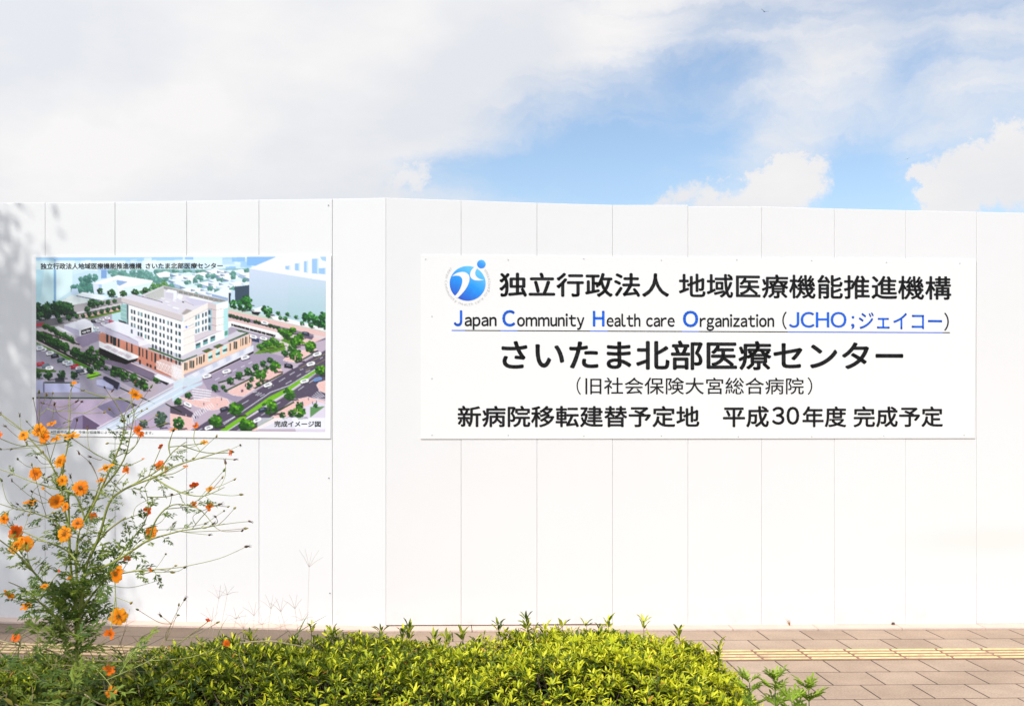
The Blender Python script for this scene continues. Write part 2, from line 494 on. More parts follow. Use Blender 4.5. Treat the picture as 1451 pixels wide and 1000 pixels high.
def paving_mat(k=1.0, name='brown_concrete_pavers'):
    m, nt, N, L, b = nmat(name)
    uv = N.new('ShaderNodeUVMap'); uv.uv_map = 'uv'
    def brick(mortar):
        n = N.new('ShaderNodeTexBrick')
        n.offset = 0.5; n.offset_frequency = 2; n.squash = 1.0
        n.inputs['Scale'].default_value = 1.0
        n.inputs['Brick Width'].default_value = 0.3
        n.inputs['Row Height'].default_value = 0.3
        n.inputs['Mortar Size'].default_value = mortar
        n.inputs['Mortar Smooth'].default_value = 0.15
        n.inputs['Bias'].default_value = 0.0
        L.new(uv.outputs[0], n.inputs['Vector'])
        return n
    br = brick(0.0048)
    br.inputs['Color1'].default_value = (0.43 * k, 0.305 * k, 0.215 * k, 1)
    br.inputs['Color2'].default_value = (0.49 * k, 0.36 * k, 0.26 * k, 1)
    br.inputs['Mortar'].default_value = (0.09, 0.065, 0.05, 1)
    nz = N.new('ShaderNodeTexNoise'); nz.inputs['Scale'].default_value = 85; nz.inputs['Detail'].default_value = 5; nz.inputs['Roughness'].default_value = 0.8
    L.new(uv.outputs[0], nz.inputs['Vector'])
    n2 = N.new('ShaderNodeTexNoise'); n2.inputs['Scale'].default_value = 2.2; n2.inputs['Detail'].default_value = 7; n2.inputs['Roughness'].default_value = 0.65
    L.new(uv.outputs[0], n2.inputs['Vector'])
    mr = N.new('ShaderNodeMapRange'); mr.inputs['From Min'].default_value = 0.3; mr.inputs['From Max'].default_value = 0.7
    mr.inputs['To Min'].default_value = 0.72; mr.inputs['To Max'].default_value = 1.22; L.new(nz.outputs['Fac'], mr.inputs['Value'])
    m2 = N.new('ShaderNodeMapRange'); m2.inputs['From Min'].default_value = 0.25; m2.inputs['From Max'].default_value = 0.75
    m2.inputs['To Min'].default_value = 0.80; m2.inputs['To Max'].default_value = 1.18; L.new(n2.outputs['Fac'], m2.inputs['Value'])
    mm = N.new('ShaderNodeMath'); mm.operation = 'MULTIPLY'; L.new(mr.outputs[0], mm.inputs[0]); L.new(m2.outputs[0], mm.inputs[1])
    sc = N.new('ShaderNodeVectorMath'); sc.operation = 'SCALE'; L.new(br.outputs['Color'], sc.inputs[0]); L.new(mm.outputs[0], sc.inputs['Scale'])
    # pale droppings and gum spots
    vo = N.new('ShaderNodeTexVoronoi'); vo.inputs['Scale'].default_value = 3.1; vo.inputs['Randomness'].default_value = 1.0
    L.new(uv.outputs[0], vo.inputs['Vector'])
    lt = N.new('ShaderNodeMapRange'); lt.inputs['From Min'].default_value = 0.02; lt.inputs['From Max'].default_value = 0.05; lt.inputs['To Min'].default_value = 0.45; lt.inputs['To Max'].default_value = 0.0
    L.new(vo.outputs['Distance'], lt.inputs['Value'])
    mx = N.new('ShaderNodeMix'); mx.data_type = 'RGBA'; L.new(lt.outputs[0], mx.inputs['Factor']); L.new(sc.outputs[0], mx.inputs[6]); mx.inputs[7].default_value = (0.55, 0.48, 0.42, 1)
    L.new(mx.outputs[2], b.inputs['Base Color'])
    b.inputs['Roughness'].default_value = 0.88
    b.inputs['Specular IOR Level'].default_value = 0.25
    sb = N.new('ShaderNodeMath'); sb.operation = 'SUBTRACT'; sb.inputs[0].default_value = 1.0; L.new(br.outputs['Fac'], sb.inputs[1])
    ad = N.new('ShaderNodeMath'); ad.operation = 'MULTIPLY_ADD'; L.new(nz.outputs['Fac'], ad.inputs[0]); ad.inputs[1].default_value = 0.15; L.new(sb.outputs[0], ad.inputs[2])
    bp = N.new('ShaderNodeBump'); bp.inputs['Strength'].default_value = 0.7; bp.inputs['Distance'].default_value = 0.004
    L.new(ad.outputs[0], bp.inputs['Height']); L.new(bp.outputs[0], b.inputs['Normal'])
    return m
M_PAVE = paving_mat()
M_PAVE_L = paving_mat(0.52, 'dark_brown_pavers')  # the same pavers in a darker tone for the left stretch
KERB_W = 0.135
STRIP0, STRIP1 = KERB_W + 0.6, KERB_W + 0.9

def miter(v):
    """where the two pavings meet, v metres out from the corner"""
    # intersection of the lines offset by v from both walls
    a, b = WR, WL
    A0, B0 = CORNER + a.n * v, CORNER + b.n * v
    d = B0 - A0
    den = a.flat.x * b.flat.y - a.flat.y * b.flat.x
    t = (d.x * b.flat.y - d.y * b.flat.x) / den
    return A0 + a.flat * t
def gp(w, u, v, z=0.0):
    p = CORNER + w.flat * u + w.n * v
    return Vector((p.x, p.y, ground_z(p.x) + z))
def strip_sheet(w, v0, v1, z, length=13.0, n=1):
    """a band of the ground along the wall between v0 and v1, mitred at the bend; returns verts, faces, uv"""
    V, Fs, UV = [], [], []
    for v in (v0, v1):
        m = miter(v)
        um = (m - CORNER).dot(w.flat)
        for u in (um, length):
            p = gp(w, u, v, z)
            V.append(tuple(p)); UV.append((u, v))
    Fs.append((0, 1, 3, 2))
    return V, Fs, UV
def with_uv(name, V, Fs, UV, mat):
    me = mesh_np(name, V, Fs)
    ul = me.uv_layers.new(name='uv')
    for lp_ in me.loops:
        ul.data[lp_.index].uv = UV[lp_.vertex_index]
    return link(name, me, mat)
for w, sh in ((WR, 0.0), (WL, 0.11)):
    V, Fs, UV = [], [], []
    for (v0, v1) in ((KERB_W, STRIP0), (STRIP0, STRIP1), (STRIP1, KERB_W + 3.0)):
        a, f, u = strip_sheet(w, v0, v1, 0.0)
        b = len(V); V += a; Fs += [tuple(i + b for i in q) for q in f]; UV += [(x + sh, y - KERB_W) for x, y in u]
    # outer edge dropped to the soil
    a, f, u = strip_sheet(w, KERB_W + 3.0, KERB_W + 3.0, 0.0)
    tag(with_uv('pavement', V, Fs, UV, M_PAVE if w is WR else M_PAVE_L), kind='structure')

# planting bed under the hedge, and the carriageway the picture was taken from
M_BED = plain('planting_soil', (0.085, 0.06, 0.042), 0.95, 0.4, 9.0, 0.1, bump=0.8, bscale=30)
me = mesh_np('planting_bed', [(-12, 3.0, 0.012), (1.0, 3.0, 0.006), (1.0, 4.9, 0.006), (-0.9, 4.78, 0.014), (-12, 5.2, 0.07)], [(0, 1, 2, 3, 4)])
tag(link('planting_bed', me, M_BED), kind='structure')
M_ASPH = plain('road_asphalt', (0.055, 0.055, 0.058), 0.9, 0.25, 30.0, 0.2, bump=0.4, bscale=120)
me = mesh_np('road', [(-40, -9, -0.15), (40, -9, -0.15), (40, 2.7, -0.15), (-40, 2.7, -0.15)], [(0, 1, 2, 3)])
tag(link('road', me, M_ASPH), kind='structure')

# concrete footing strip along the foot of the boards
M_KERB = plain('pale_concrete', (0.72, 0.55, 0.45), 0.9, 0.12, 6.0, 0.2, bump=0.4, bscale=70)
mb = MB()
for w in (WR, WL):
    u = (miter(KERB_W) - CORNER).dot(w.flat)
    first = True
    while u < 12.5:
        ln = 0.6
        for_u = []
        u2 = u + ln - 0.006
        m0 = (miter(0.0) - CORNER).dot(w.flat) if first else u
        a = [gp(w, m0 if first else u, -0.03, 0.016), gp(w, u2, -0.03, 0.016), gp(w, u2, KERB_W - 0.004, 0.012), gp(w, u, KERB_W - 0.004, 0.012)]
        lo = [p - UP * 0.12 for p in a]
        mb.add([tuple(p) for p in a + lo], [(0, 1, 2, 3), (0, 4, 5, 1), (1, 5, 6, 2), (2, 6, 7, 3), (3, 7, 4, 0)])
        u += ln; first = False
tag(mb.build('kerb', M_KERB), kind='structure')

# tactile guide strip: square pavers with four raised bars each
def tactile_mat():
    m, nt, N, L, b = nmat('worn_yellow_paint')
    geo = N.new('ShaderNodeNewGeometry')
    n2 = N.new('ShaderNodeTexNoise'); n2.inputs['Scale'].default_value = 14; n2.inputs['Detail'].default_value = 7; n2.inputs['Roughness'].default_value = 0.7
    L.new(geo.outputs['Position'], n2.inputs['Vector'])
    a = N.new('ShaderNodeAttribute'); a.attribute_name = 'col'
    mr = N.new('ShaderNodeMapRange'); mr.inputs['From Min'].default_value = 0.45; mr.inputs['From Max'].default_value = 0.68; mr.inputs['To Max'].default_value = 0.75
    L.new(n2.outputs['Fac'], mr.inputs['Value'])
    mx = N.new('ShaderNodeMix'); mx.data_type = 'RGBA'; L.new(mr.outputs[0], mx.inputs['Factor']); L.new(a.outputs['Color'], mx.inputs[6]); mx.inputs[7].default_value = (0.42, 0.27, 0.17, 1)
    L.new(mx.outputs[2], b.inputs['Base Color'])
    b.inputs['Roughness'].default_value = 0.8
    return m
M_TACT = tactile_mat()
mb = MB()
for w in (WR, WL):
    u = (miter(STRIP1) - CORNER).dot(w.flat) + 0.02
    while u < 12:
        def Q(uu, vv, z): return gp(w, uu, vv, z)
        def slab(u0, u1, v0, v1, z0, z1, col, t=0.006):
            lo = [Q(u0, v0, z0), Q(u1, v0, z0), Q(u1, v1, z0), Q(u0, v1, z0)]
            hi = [Q(u0 + t, v0 + t, z1), Q(u1 - t, v0 + t, z1), Q(u1 - t, v1 - t, z1), Q(u0 + t, v1 - t, z1)]
            mb.add([tuple(p) for p in lo + hi], [(4, 5, 6, 7), (0, 1, 5, 4), (1, 2, 6, 5), (2, 3, 7, 6), (3, 0, 4, 7)], col)
        k = random.uniform(0.92, 1.06) * (1.0 if w is WR else 0.6)  # left bars toned down: shade and dirt put into the colour
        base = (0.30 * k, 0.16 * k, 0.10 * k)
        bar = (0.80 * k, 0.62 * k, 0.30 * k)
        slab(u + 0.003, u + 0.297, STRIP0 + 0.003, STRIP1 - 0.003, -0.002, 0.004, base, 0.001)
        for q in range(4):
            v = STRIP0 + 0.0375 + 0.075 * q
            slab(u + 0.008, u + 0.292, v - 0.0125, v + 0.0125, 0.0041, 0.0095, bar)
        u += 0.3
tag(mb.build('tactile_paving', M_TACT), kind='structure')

# ------------------------------------------------------------------ lettering
_gc = {}
def glyph(text, shrink):
    """filled outline of a text of size 1 as 2-D points, faces and its border loops"""
    key = (text, shrink)
    if key in _gc: return _gc[key]
    c = bpy.data.curves.new('text', 'FONT')
    c.body = text; c.size = 1.0; c.offset = -shrink; c.resolution_u = 4
    o = bpy.data.objects.new('text', c)
    COL.objects.link(o)
    dg = bpy.context.evaluated_depsgraph_get()
    m = bpy.data.meshes.new_from_object(o.evaluated_get(dg))
    V = np.array([(v.co.x, v.co.y) for v in m.vertices])
    Fs = [tuple(p.vertices) for p in m.polygons]
    bpy.data.objects.remove(o); bpy.data.curves.remove(c); bpy.data.meshes.remove(m)
    _gc[key] = (V, Fs)
    return V, Fs

def fatten(V, Fs, r):
    """round-ended strokes: the outline grown by r with round corners"""
    cnt = {}
    for f in Fs:
        for i in range(len(f)):
            a, b = f[i], f[(i + 1) % len(f)]
            k = (min(a, b), max(a, b)); cnt[k] = cnt.get(k, 0) + 1
            cnt[('d',) + k] = (a, b)
    v, fs = [tuple(p) for p in V], list(Fs)
    seen = set()
    # orientation of the mesh
    area = 0
    for f in Fs:
        P = V[list(f)]
        area += 0.5 * np.sum(P[:, 0] * np.roll(P[:, 1], -1) - P[:, 1] * np.roll(P[:, 0], -1))
    sg = 1 if area > 0 else -1
    N = 10
    for k, c in list(cnt.items()):
        if len(k) == 2 and c == 1:
            a, b = cnt[('d',) + k]
            p, q = V[a], V[b]
            d = q - p
            l = np.hypot(*d)
            if l < 1e-7: continue
            nrm = np.array((d[1], -d[0])) / l * r * sg
            i = len(v)
            v += [tuple(p), tuple(q), tuple(q + nrm), tuple(p + nrm)]
            fs.append((i, i + 1, i + 2, i + 3) if sg < 0 else (i + 3, i + 2, i + 1, i))
            for e in (a, b):
                if e not in seen:
                    seen.add(e)
                    i = len(v)
                    v += [(V[e][0] + r * math.cos(2 * math.pi * t / N), V[e][1] + r * math.sin(2 * math.pi * t / N)) for t in range(N)]
                    fs.append(tuple(range(i, i + N)))
    return np.array(v), fs

def run(text, weight=0.0, rnd=0.03, gap=None):
    """text -> 2-D mesh; weight grows the strokes, rnd rounds the corners; gap: letter by letter with that spacing"""
    if gap is None:
        V, Fs = glyph(text, rnd)
        return fatten(V, Fs, rnd + weight)
    x, VV, FF = 0.0, [], []
    for ch in text:
        if ch == ' ':
            x += 0.28; continue
        V, Fs = glyph(chr(ord(ch) + 0xFEE0) if 33 <= ord(ch) < 127 else ch, rnd)
        V, Fs = fatten(V, Fs, rnd + weight)
        V = V.copy()
        w0 = V[:, 0].min()
        b = sum(len(q) for q in VV)
        V[:, 0] += x - w0
        x = V[:, 0].max() + gap
        VV.append(V); FF += [tuple(i + b for i in f) for f in Fs]
    return np.vstack(VV), FF

def place_text(wall, V, Fs, q, off, colf=None, ybox=None):
    """fit a 2-D mesh's box to four photo pixels q = (tl, tr, bl, br) on a wall"""
    tl, tr, bl, br = [wall.hit(*p, off) for p in q]
    x0, x1 = V[:, 0].min(), V[:, 0].max()
    y0, y1 = (V[:, 1].min(), V[:, 1].max()) if ybox is None else ybox
    out = []
    for i, (x, y) in enumerate(V):
        s, t = (x - x0) / (x1 - x0), (y - y0) / (y1 - y0)
        p = (bl * (1 - s) + br * s) * (1 - t) + (tl * (1 - s) + tr * s) * t
        out.append(tuple(p))
    return out

def text_obj(name, wall, text, q, mat, parent, origin, off, weight=0.0, rnd=0.03, gap=None, ybox=None, label=None):
    V, Fs = run(text, weight, rnd, gap)
    W = place_text(wall, V, Fs, q, off, ybox=ybox)
    o = link(name, mesh_np(name, W, Fs, None, origin), mat, parent)
    if label: o['label'] = label
    return o

def slab_quad(wall, q, off0, off1):
    """a board with photo-pixel corners q (tl, tr, br, bl), from off0 to off1 metres in front of the wall"""
    a = [wall.hit(*p, off1) for p in q]
    base = [p - wall.n * (off1 - off0) for p in a]
    V = [tuple(p) for p in a + base]
    return V, [(0, 3, 2, 1), (4, 5, 6, 7), (0, 1, 5, 4), (1, 2, 6, 5), (2, 3, 7, 6), (3, 0, 4, 7)]

# ------------------------------------------------------------------ the wide sign
M_BOARD = plain('white_sign_sheet', (0.835, 0.83, 0.80), 0.38, 0.012, 3.0, 0.4)
M_INK = plain('black_vinyl', (0.012, 0.011, 0.011), 0.5, 0.1, 20, 0.3)
M_BLUE = plain('blue_vinyl', (0.010, 0.135, 0.72), 0.5, 0.05, 20, 0.3)
M_GREYINK = plain('pale_grey_ink', (0.56, 0.53, 0.53), 0.6, 0.05, 20, 0.3)
SO = WR.hit(596, 621.5)
sign = empty('signboard', SO)
tag(sign, 'wide white sign with black and blue lettering and a round blue emblem', 'sign')
SB = 0.006
V, Fs = slab_quad(WR, ((596, 361.5), (1383.3, 368), (1381.3, 620.6), (596, 621.6)), 0.0022, SB)
link('board', mesh_np('board', V, Fs, None, SO), M_BOARD, sign)
T = SB + 0.0012
def B4(x0, x1, yl0, yl1, yr0, yr1):
    return ((x0, yl0), (x1, yr0), (x0, yl1), (x1, yr1))
text_obj('lettering', WR, '独立行政法人', B4(707.6, 948, 386, 420.5, 387, 421), M_INK, sign, SO, T, 0.022, 0.03)
text_obj('lettering', WR, '地域医療機能推進機構', B4(962, 1348, 387.5, 421.5, 391.5, 425), M_INK, sign, SO, T, 0.018, 0.014)
text_obj('lettering', WR, 'さいたま北部医療センター', B4(710.5, 1280, 481, 524, 484, 524.5), M_INK, sign, SO, T, 0.021, 0.016)
text_obj('lettering', WR, '旧社会保険大宮総合病院', B4(829.5, 1139, 534.5, 558.5, 535, 558.5), M_INK, sign, SO, T, 0.006, 0.014)
text_obj('lettering', WR, '(', B4(817, 823, 534, 559, 534, 559), M_INK, sign, SO, T, 0.0, 0.015, 0.1)
text_obj('lettering', WR, ')', B4(1144.5, 1151, 534.5, 559, 534.5, 559), M_INK, sign, SO, T, 0.0, 0.015, 0.1)
text_obj('lettering', WR, '新病院移転建替予定地', B4(648.5, 991, 574.5, 605, 575, 605), M_INK, sign, SO, T, 0.02, 0.014)
text_obj('lettering', WR, '平成', B4(1024.3, 1089.5, 575, 605, 575, 605), M_INK, sign, SO, T, 0.02, 0.014)
text_obj('lettering', WR, '30', B4(1094, 1132.5, 576, 601.5, 576, 601.5), M_INK, sign, SO, T, 0.022, 0.02, 0.09)
text_obj('lettering', WR, '年度', B4(1137, 1199, 575.5, 605, 575.5, 605), M_INK, sign, SO, T, 0.02, 0.014)
text_obj('lettering', WR, '完成予定', B4(1209.5, 1336, 575.5, 605, 575.5, 604.5), M_INK, sign, SO, T, 0.02, 0.014)
# the line of Latin letters: capitals blue, the rest black
def latin(t, x0, x1, base, cap, mat, wt=0.024, asc=0.733, desc=None):
    V, Fs = run(t, wt, 0.014, 0.06)
    s = (base - cap) / asc
    y1, y0 = V[:, 1].max(), V[:, 1].min()
    q = B4(x0, x1, base - y1 * s, base - y0 * s, base - y1 * s, base - y0 * s)
    W = place_text(WR, V, Fs, q, T)
    link('lettering', mesh_np('lettering', W, Fs, None, SO), mat, sign)
latin('J', 643, 655, 461.3, 440.3, M_BLUE)
latin('apan', 658.3, 703.7, 461.5, 445.5, M_INK)
latin('C', 711.7, 730, 461.6, 440.3, M_BLUE)
latin('ommunity', 732.6, 828, 461.8, 445.8, M_INK)
latin('H', 840, 856.6, 461.9, 441, M_BLUE)
latin('ealth', 859.5, 907.5, 462.2, 446.2, M_INK)
latin('care', 915.5, 956, 462.3, 446.3, M_INK)
latin('O', 967.6, 989.3, 462.4, 441.3, M_BLUE)
latin('rganization', 991.5, 1097, 462.7, 446.7, M_INK)
text_obj('lettering', WR, '(', B4(1108.5, 1114.7, 441.5, 466.5, 441.5, 466.5), M_INK, sign, SO, T, 0.006, 0.015, 0.1)
latin('JCHO', 1118, 1199.5, 463.5, 442.6, M_BLUE, 0.012)
text_obj('lettering', WR, '.', B4(1206.8, 1210.6, 447.6, 451.4, 447.6, 451.4), M_BLUE, sign, SO, T, 0.01, 0.01)
text_obj('lettering', WR, ',', B4(1206.0, 1210.8, 458.6, 466.2, 458.6, 466.2), M_BLUE, sign, SO, T, 0.01, 0.01)
text_obj('lettering', WR, 'ジェイコー', B4(1217, 1335, 442.5, 466, 443.5, 467), M_BLUE, sign, SO, T, 0.012, 0.025)
text_obj('lettering', WR, ')', B4(1338, 1344.5, 443, 468.5, 443, 468.5), M_INK, sign, SO, T, 0.006, 0.015, 0.1)
def rule(x0, x1, mat):
    def y(x): return 467.4 + (x - 640) / 705 * 3.2
    q = ((x0, y(x0)), (x1, y(x1)), (x1, y(x1) + 1.25), (x0, y(x0) + 1.25))
    V, Fs = slab_quad(WR, q, SB + 0.0004, T)
    link('underline', mesh_np('underline', V, Fs, None, SO), mat, sign)
for x0, x1, c in ((640, 659, 1), (659, 709, 0), (709, 733, 1), (733, 836, 0), (836, 861, 1), (861, 966, 0), (966, 990, 1), (990, 1116, 0), (1116, 1336, 1), (1336, 1346, 0)):
    rule(x0, x1, M_BLUE if c else M_INK)
# round emblem (crop pixels of a 12.5x enlargement at 625, 360)
def LG(x, y): return (625 + x / 12.5, 360 + y / 12.5)
def bez(p, n=10):
    """closed outline through cubic segments given as a flat list of points"""
    out = []
    for i in range(0, len(p) - 3, 3):
        a, b, c, d = [np.array(q, float) for q in p[i:i + 4]]
        for t in np.linspace(0, 1, n, endpoint=False):
            out.append(tuple(a * (1 - t) ** 3 + 3 * b * t * (1 - t) ** 2 + 3 * c * t * t * (1 - t) + d * t ** 3))
    return out
M_LOGO = attr_mat('printed_blue_gradient', 0.45)
def disc(cx, cy, rx, ry, dark, mid, light, off, name):
    V, C, Fs = [], [], []
    NR, NA = 14, 64
    for i in range(NR + 1):
        for a in range(NA):
            r = i / NR
            x, y = cx + rx * r * math.cos(2 * math.pi * a / NA), cy - ry * r * math.sin(2 * math.pi * a / NA)
            V.append(tuple(WR.hit(*LG(x, y), off)))
            k = (((x - cx) / rx) * 0.45 - ((y - cy) / ry) * 0.75 + 1) / 2   # ink runs dark to light towards the upper right
            k = min(1, max(0, k))
            c = [dark[j] + (mid[j] - dark[j]) * min(1, k * 2) if k < .5 else mid[j] + (light[j] - mid[j]) * (k * 2 - 1) for j in range(3)]
            C.append(c)
    for i in range(NR):
        for a in range(NA):
            b = (a + 1) % NA
            Fs.append((i * NA + a, i * NA + b, (i + 1) * NA + b, (i + 1) * NA + a))
    return link(name, mesh_np(name, V, Fs, np.array(C), SO), M_LOGO, sign)
D0, D1, D2 = lin((38, 62, 190)), lin((28, 150, 242)), lin((110, 205, 255))
disc(470, 519, 318, 307, D0, D1, D2, T, 'emblem_disc')
disc(713, 178, 76, 75, lin((60, 130, 235)), lin((50, 150, 240)), lin((90, 190, 255)), T, 'emblem_ball')
def flat_shape(name, P, mat, off):
    W = [tuple(WR.hit(*LG(*p), off)) for p in P]
    return link(name, mesh_np(name, W, [tuple(range(len(W)))[::-1]], None, SO), mat, sign)
flat_shape('emblem_figure', bez([(195, 395), (240, 350), (300, 315), (380, 315), (460, 318), (505, 365), (505, 435), (500, 560), (400, 680), (298, 772),
                                 (280, 790), (255, 770), (245, 738), (310, 690), (375, 560), (377, 470), (375, 420), (345, 385), (290, 383), (255, 380), (225, 385), (195, 395)]), M_BOARD, T + 0.0008)
flat_shape('emblem_figure', bez([(600, 225), (560, 250), (515, 300), (513, 360), (512, 420), (560, 465), (640, 468), (690, 470), (730, 465), (757, 456),
                                 (700, 450), (640, 430), (612, 375), (595, 330), (610, 290), (640, 258), (640, 240), (625, 225), (600, 225)]), M_BOARD, T + 0.0008)
def ring_text(text, cx, cy, r, size, a0, a1):
    """letters round the emblem, read anticlockwise along its foot, their tops to the centre"""
    pens, x = [], 0.0
    for ch in text:
        if ch == ' ': x += 0.36; continue
        V, Fs = run(ch, 0.004, 0.008, 0.1)
        V = V.copy(); V[:, 0] += x - V[:, 0].min()
        x = V[:, 0].max() + 0.13
        pens.append((V, Fs))
    tot = x - 0.13
    VV, FF = [], []
    for V, Fs in pens:
        xm = (V[:, 0].min() + V[:, 0].max()) / 2
        an = R(a0 + (a1 - a0) * xm / tot)
        tx, ty = -math.sin(an), math.cos(an)            # reading direction (y up)
        ix, iy = -math.cos(an), -math.sin(an)           # towards the centre
        b = len(VV)
        for px_, py_ in V:
            X = cx + r * math.cos(an) + (px_ - xm) * size * tx + py_ * size * ix
            Y = cy - (r * math.sin(an) + (px_ - xm) * size * ty + py_ * size * iy)
            VV.append(tuple(WR.hit(*LG(X, Y), T)))
        FF += [tuple(i + b for i in f) for f in Fs]
    link('emblem_ring_lettering', mesh_np('ring_lettering', VV, FF, None, SO), M_GREYINK, sign)
ring_text('Japan Community Health care Organization', 468, 510, 403, 60, 136, 397)
M_SCREW = plain('white_screw_cap', (0.62, 0.61, 0.59), 0.4)
for px, py in ((603, 367), (720, 368), (827, 366.5), (937, 368.5), (1044, 368), (1150, 369), (1256, 371.5), (1360, 373), (612, 448), (612, 536),
               (612, 616), (720, 616), (827, 617), (937, 617), (1046, 618), (1150, 618), (1252, 617), (1366, 616)):
    c = WR.hit(px, py, SB)
    mb = MB(); mb.tube([c, c + WR.n * 0.003], 0.0055, 0.004, 10)
    mb.build('screw', M_SCREW, sign, SO)

# ------------------------------------------------------------------ the printed picture: a painter in photo pixels
PS = 2.5                                   # painter pixels per photo pixel
PX0, PX1, PY0, PY1 = 50.0, 463.0, 362.0, 613.0
PW, PH = int((PX1 - PX0) * PS), int((PY1 - PY0) * PS)
IMG = np.zeros((PH, PW, 3), dtype=np.float32)
IMG[:] = np.array((186, 172, 186)) / 255
prng = np.random.default_rng(21)
prnd = random.Random(5)
class View:
    """a magnified look at the picture: crop origin and magnification"""
    def __init__(s, x, y, k): s.x, s.y, s.k = x, y, k
    def __call__(s, pts): return [(s.x + a / s.k, s.y + b / s.k) for a, b in pts]
    def one(s, a, b): return (s.x + a / s.k, s.y + b / s.k)
VA, VB, VC, VD = View(40, 350, 6.595), View(250, 350, 6.309), View(40, 490, 6.595), View(250, 490, 6.309)
V2, V3, V4, V5, V6 = [View(x, y, 12.5) for x, y in ((150, 400), (250, 400), (50, 440), (150, 470), (250, 470))]

def poly(view, pts, col, alpha=1.0, col2=None, grain=0.0):
    """fill a polygon; col2: ink running from col at its top to col2 at its foot"""
    P = np.array(view(pts) if view else pts)
    X, Y = (P[:, 0] - PX0) * PS, (P[:, 1] - PY0) * PS
    x0, x1 = max(0, int(X.min())), min(PW - 1, int(X.max()) + 1)
    y0, y1 = max(0, int(Y.min())), min(PH - 1, int(Y.max()) + 1)
    if x1 < x0 or y1 < y0: return
    gx, gy = np.meshgrid(np.arange(x0, x1 + 1) + .5, np.arange(y0, y1 + 1) + .5)
    ins = np.zeros(gx.shape, bool)
    n = len(X)
    for i in range(n):
        xa, ya, xb, yb = X[i], Y[i], X[(i + 1) % n], Y[(i + 1) % n]
        if ya == yb: continue
        c = ((ya > gy) != (yb > gy)) & (gx < (xb - xa) * (gy - ya) / (yb - ya) + xa)
        ins ^= c
    c = np.array(col, np.float32) / 255
    sub = IMG[y0:y1 + 1, x0:x1 + 1]
    if col2 is not None:
        t = ((gy - Y.min()) / max(1e-6, Y.max() - Y.min())).clip(0, 1)[..., None]
        c = c * (1 - t) + np.array(col2, np.float32) / 255 * t
    else:
        c = np.broadcast_to(c, sub.shape)
    if grain: c = c + prng.normal(0, grain, gx.shape)[..., None]
    sub[ins] = (sub * (1 - alpha) + c * alpha)[ins]
def line(view, a, b, w, col, alpha=1.0):
    p, q = np.array(view.one(*a) if view else a), np.array(view.one(*b) if view else b)
    d = q - p; l = np.hypot(*d)
    if l < 1e-6: return
    n = np.array((-d[1], d[0])) / l * w / 2
    poly(None, [tuple(p + n), tuple(q + n), tuple(q - n), tuple(p - n)], col, alpha)
def blob(x, y, rx, ry, col, alpha=1.0):
    poly(None, [(x + rx * math.cos(t * .7854), y + ry * math.sin(t * .7854)) for t in range(8)], col, alpha)
def ptree(view, x, y, r, haze=0.0, tone=None, shadow=True):
    cx, cy = view.one(x, y); r = r / view.k
    g0, g1, g2 = tone or ((24, 48, 22), (52, 96, 34), (112, 160, 56))
    hz = (170, 205, 205)
    mixc = lambda c: tuple(c[i] * (1 - haze) + hz[i] * haze for i in range(3))
    if shadow: poly(None, [(cx - r * .2, cy + r * .85), (cx + r * 1.3, cy + r * .75), (cx + r * 1.5, cy + r * 1.0), (cx, cy + r * 1.15)], mixc((60, 50, 60)), 0.7)
    poly(None, [(cx - r * .07, cy), (cx + r * .07, cy), (cx + r * .07, cy + r * 1.15), (cx - r * .07, cy + r * 1.15)], mixc((80, 66, 52)))
    n = 46
    for k in range(n):
        a, q = prnd.random() * 6.283, math.sqrt(prnd.random())
        bx, by = cx + math.cos(a) * q * r * .85, cy + math.sin(a) * q * r * .85
        l = prnd.random() * .5 + (.5 if (math.cos(a) * .5 - math.sin(a)) * q > 0 else 0)
        l = l * (k + 8) / (n + 8)
        c = [g0[i] + (g1[i] - g0[i]) * l * 2 if l < .5 else g1[i] + (g2[i] - g1[i]) * (l * 2 - 1) for i in range(3)]
        s = r * (.33 - .20 * k / n)
        blob(bx, by, s, s * .85, mixc(c))
GREEN = ((34, 70, 24), (80, 140, 36), (165, 210, 60))
TEAL = ((40, 84, 76), (84, 140, 120), (140, 190, 170))
def car(view, x, y, l, ang, col):
    cx, cy = view.one(x, y); l /= view.k
    ca, sa = math.cos(ang), math.sin(ang)
    def q(pts, c, a=1.0): poly(None, [(cx + l * (u * ca - v * sa), cy + l * (u * sa + v * ca)) for u, v in pts], c, a)
    q([(-.5, .05), (.5, .05), (.55, .34), (-.5, .34)], (50, 44, 50), .8)
    q([(-.5, -.1), (-.3, -.2), (.3, -.2), (.5, -.08), (.5, .16), (.35, .24), (-.4, .24), (-.5, .12)], col)
    q([(-.24, -.08), (.18, -.08), (.25, .05), (-.3, .05)], (128, 134, 146))
    q([(-.22, -.2), (.14, -.2), (.2, -.08), (-.26, -.08)], tuple(min(255, c + 12) for c in col))
W = (248, 247, 250)
def box(view, x, y, w, d, h, roof=W, l=(196, 208, 228), r=(226, 234, 244)):
    """a block seen from above: roof rhombus, two walls"""
    a, b, c, e = (x, y), (x + w, y - w * .18), (x + w + d, y - w * .18 + d * .32), (x + d, y + d * .32)
    poly(view, [a, b, c, e], roof)
    poly(view, [a, e, (e[0], e[1] + h), (a[0], a[1] + h)], l)
    poly(view, [e, c, (c[0], c[1] + h), (e[0], e[1] + h)], r)

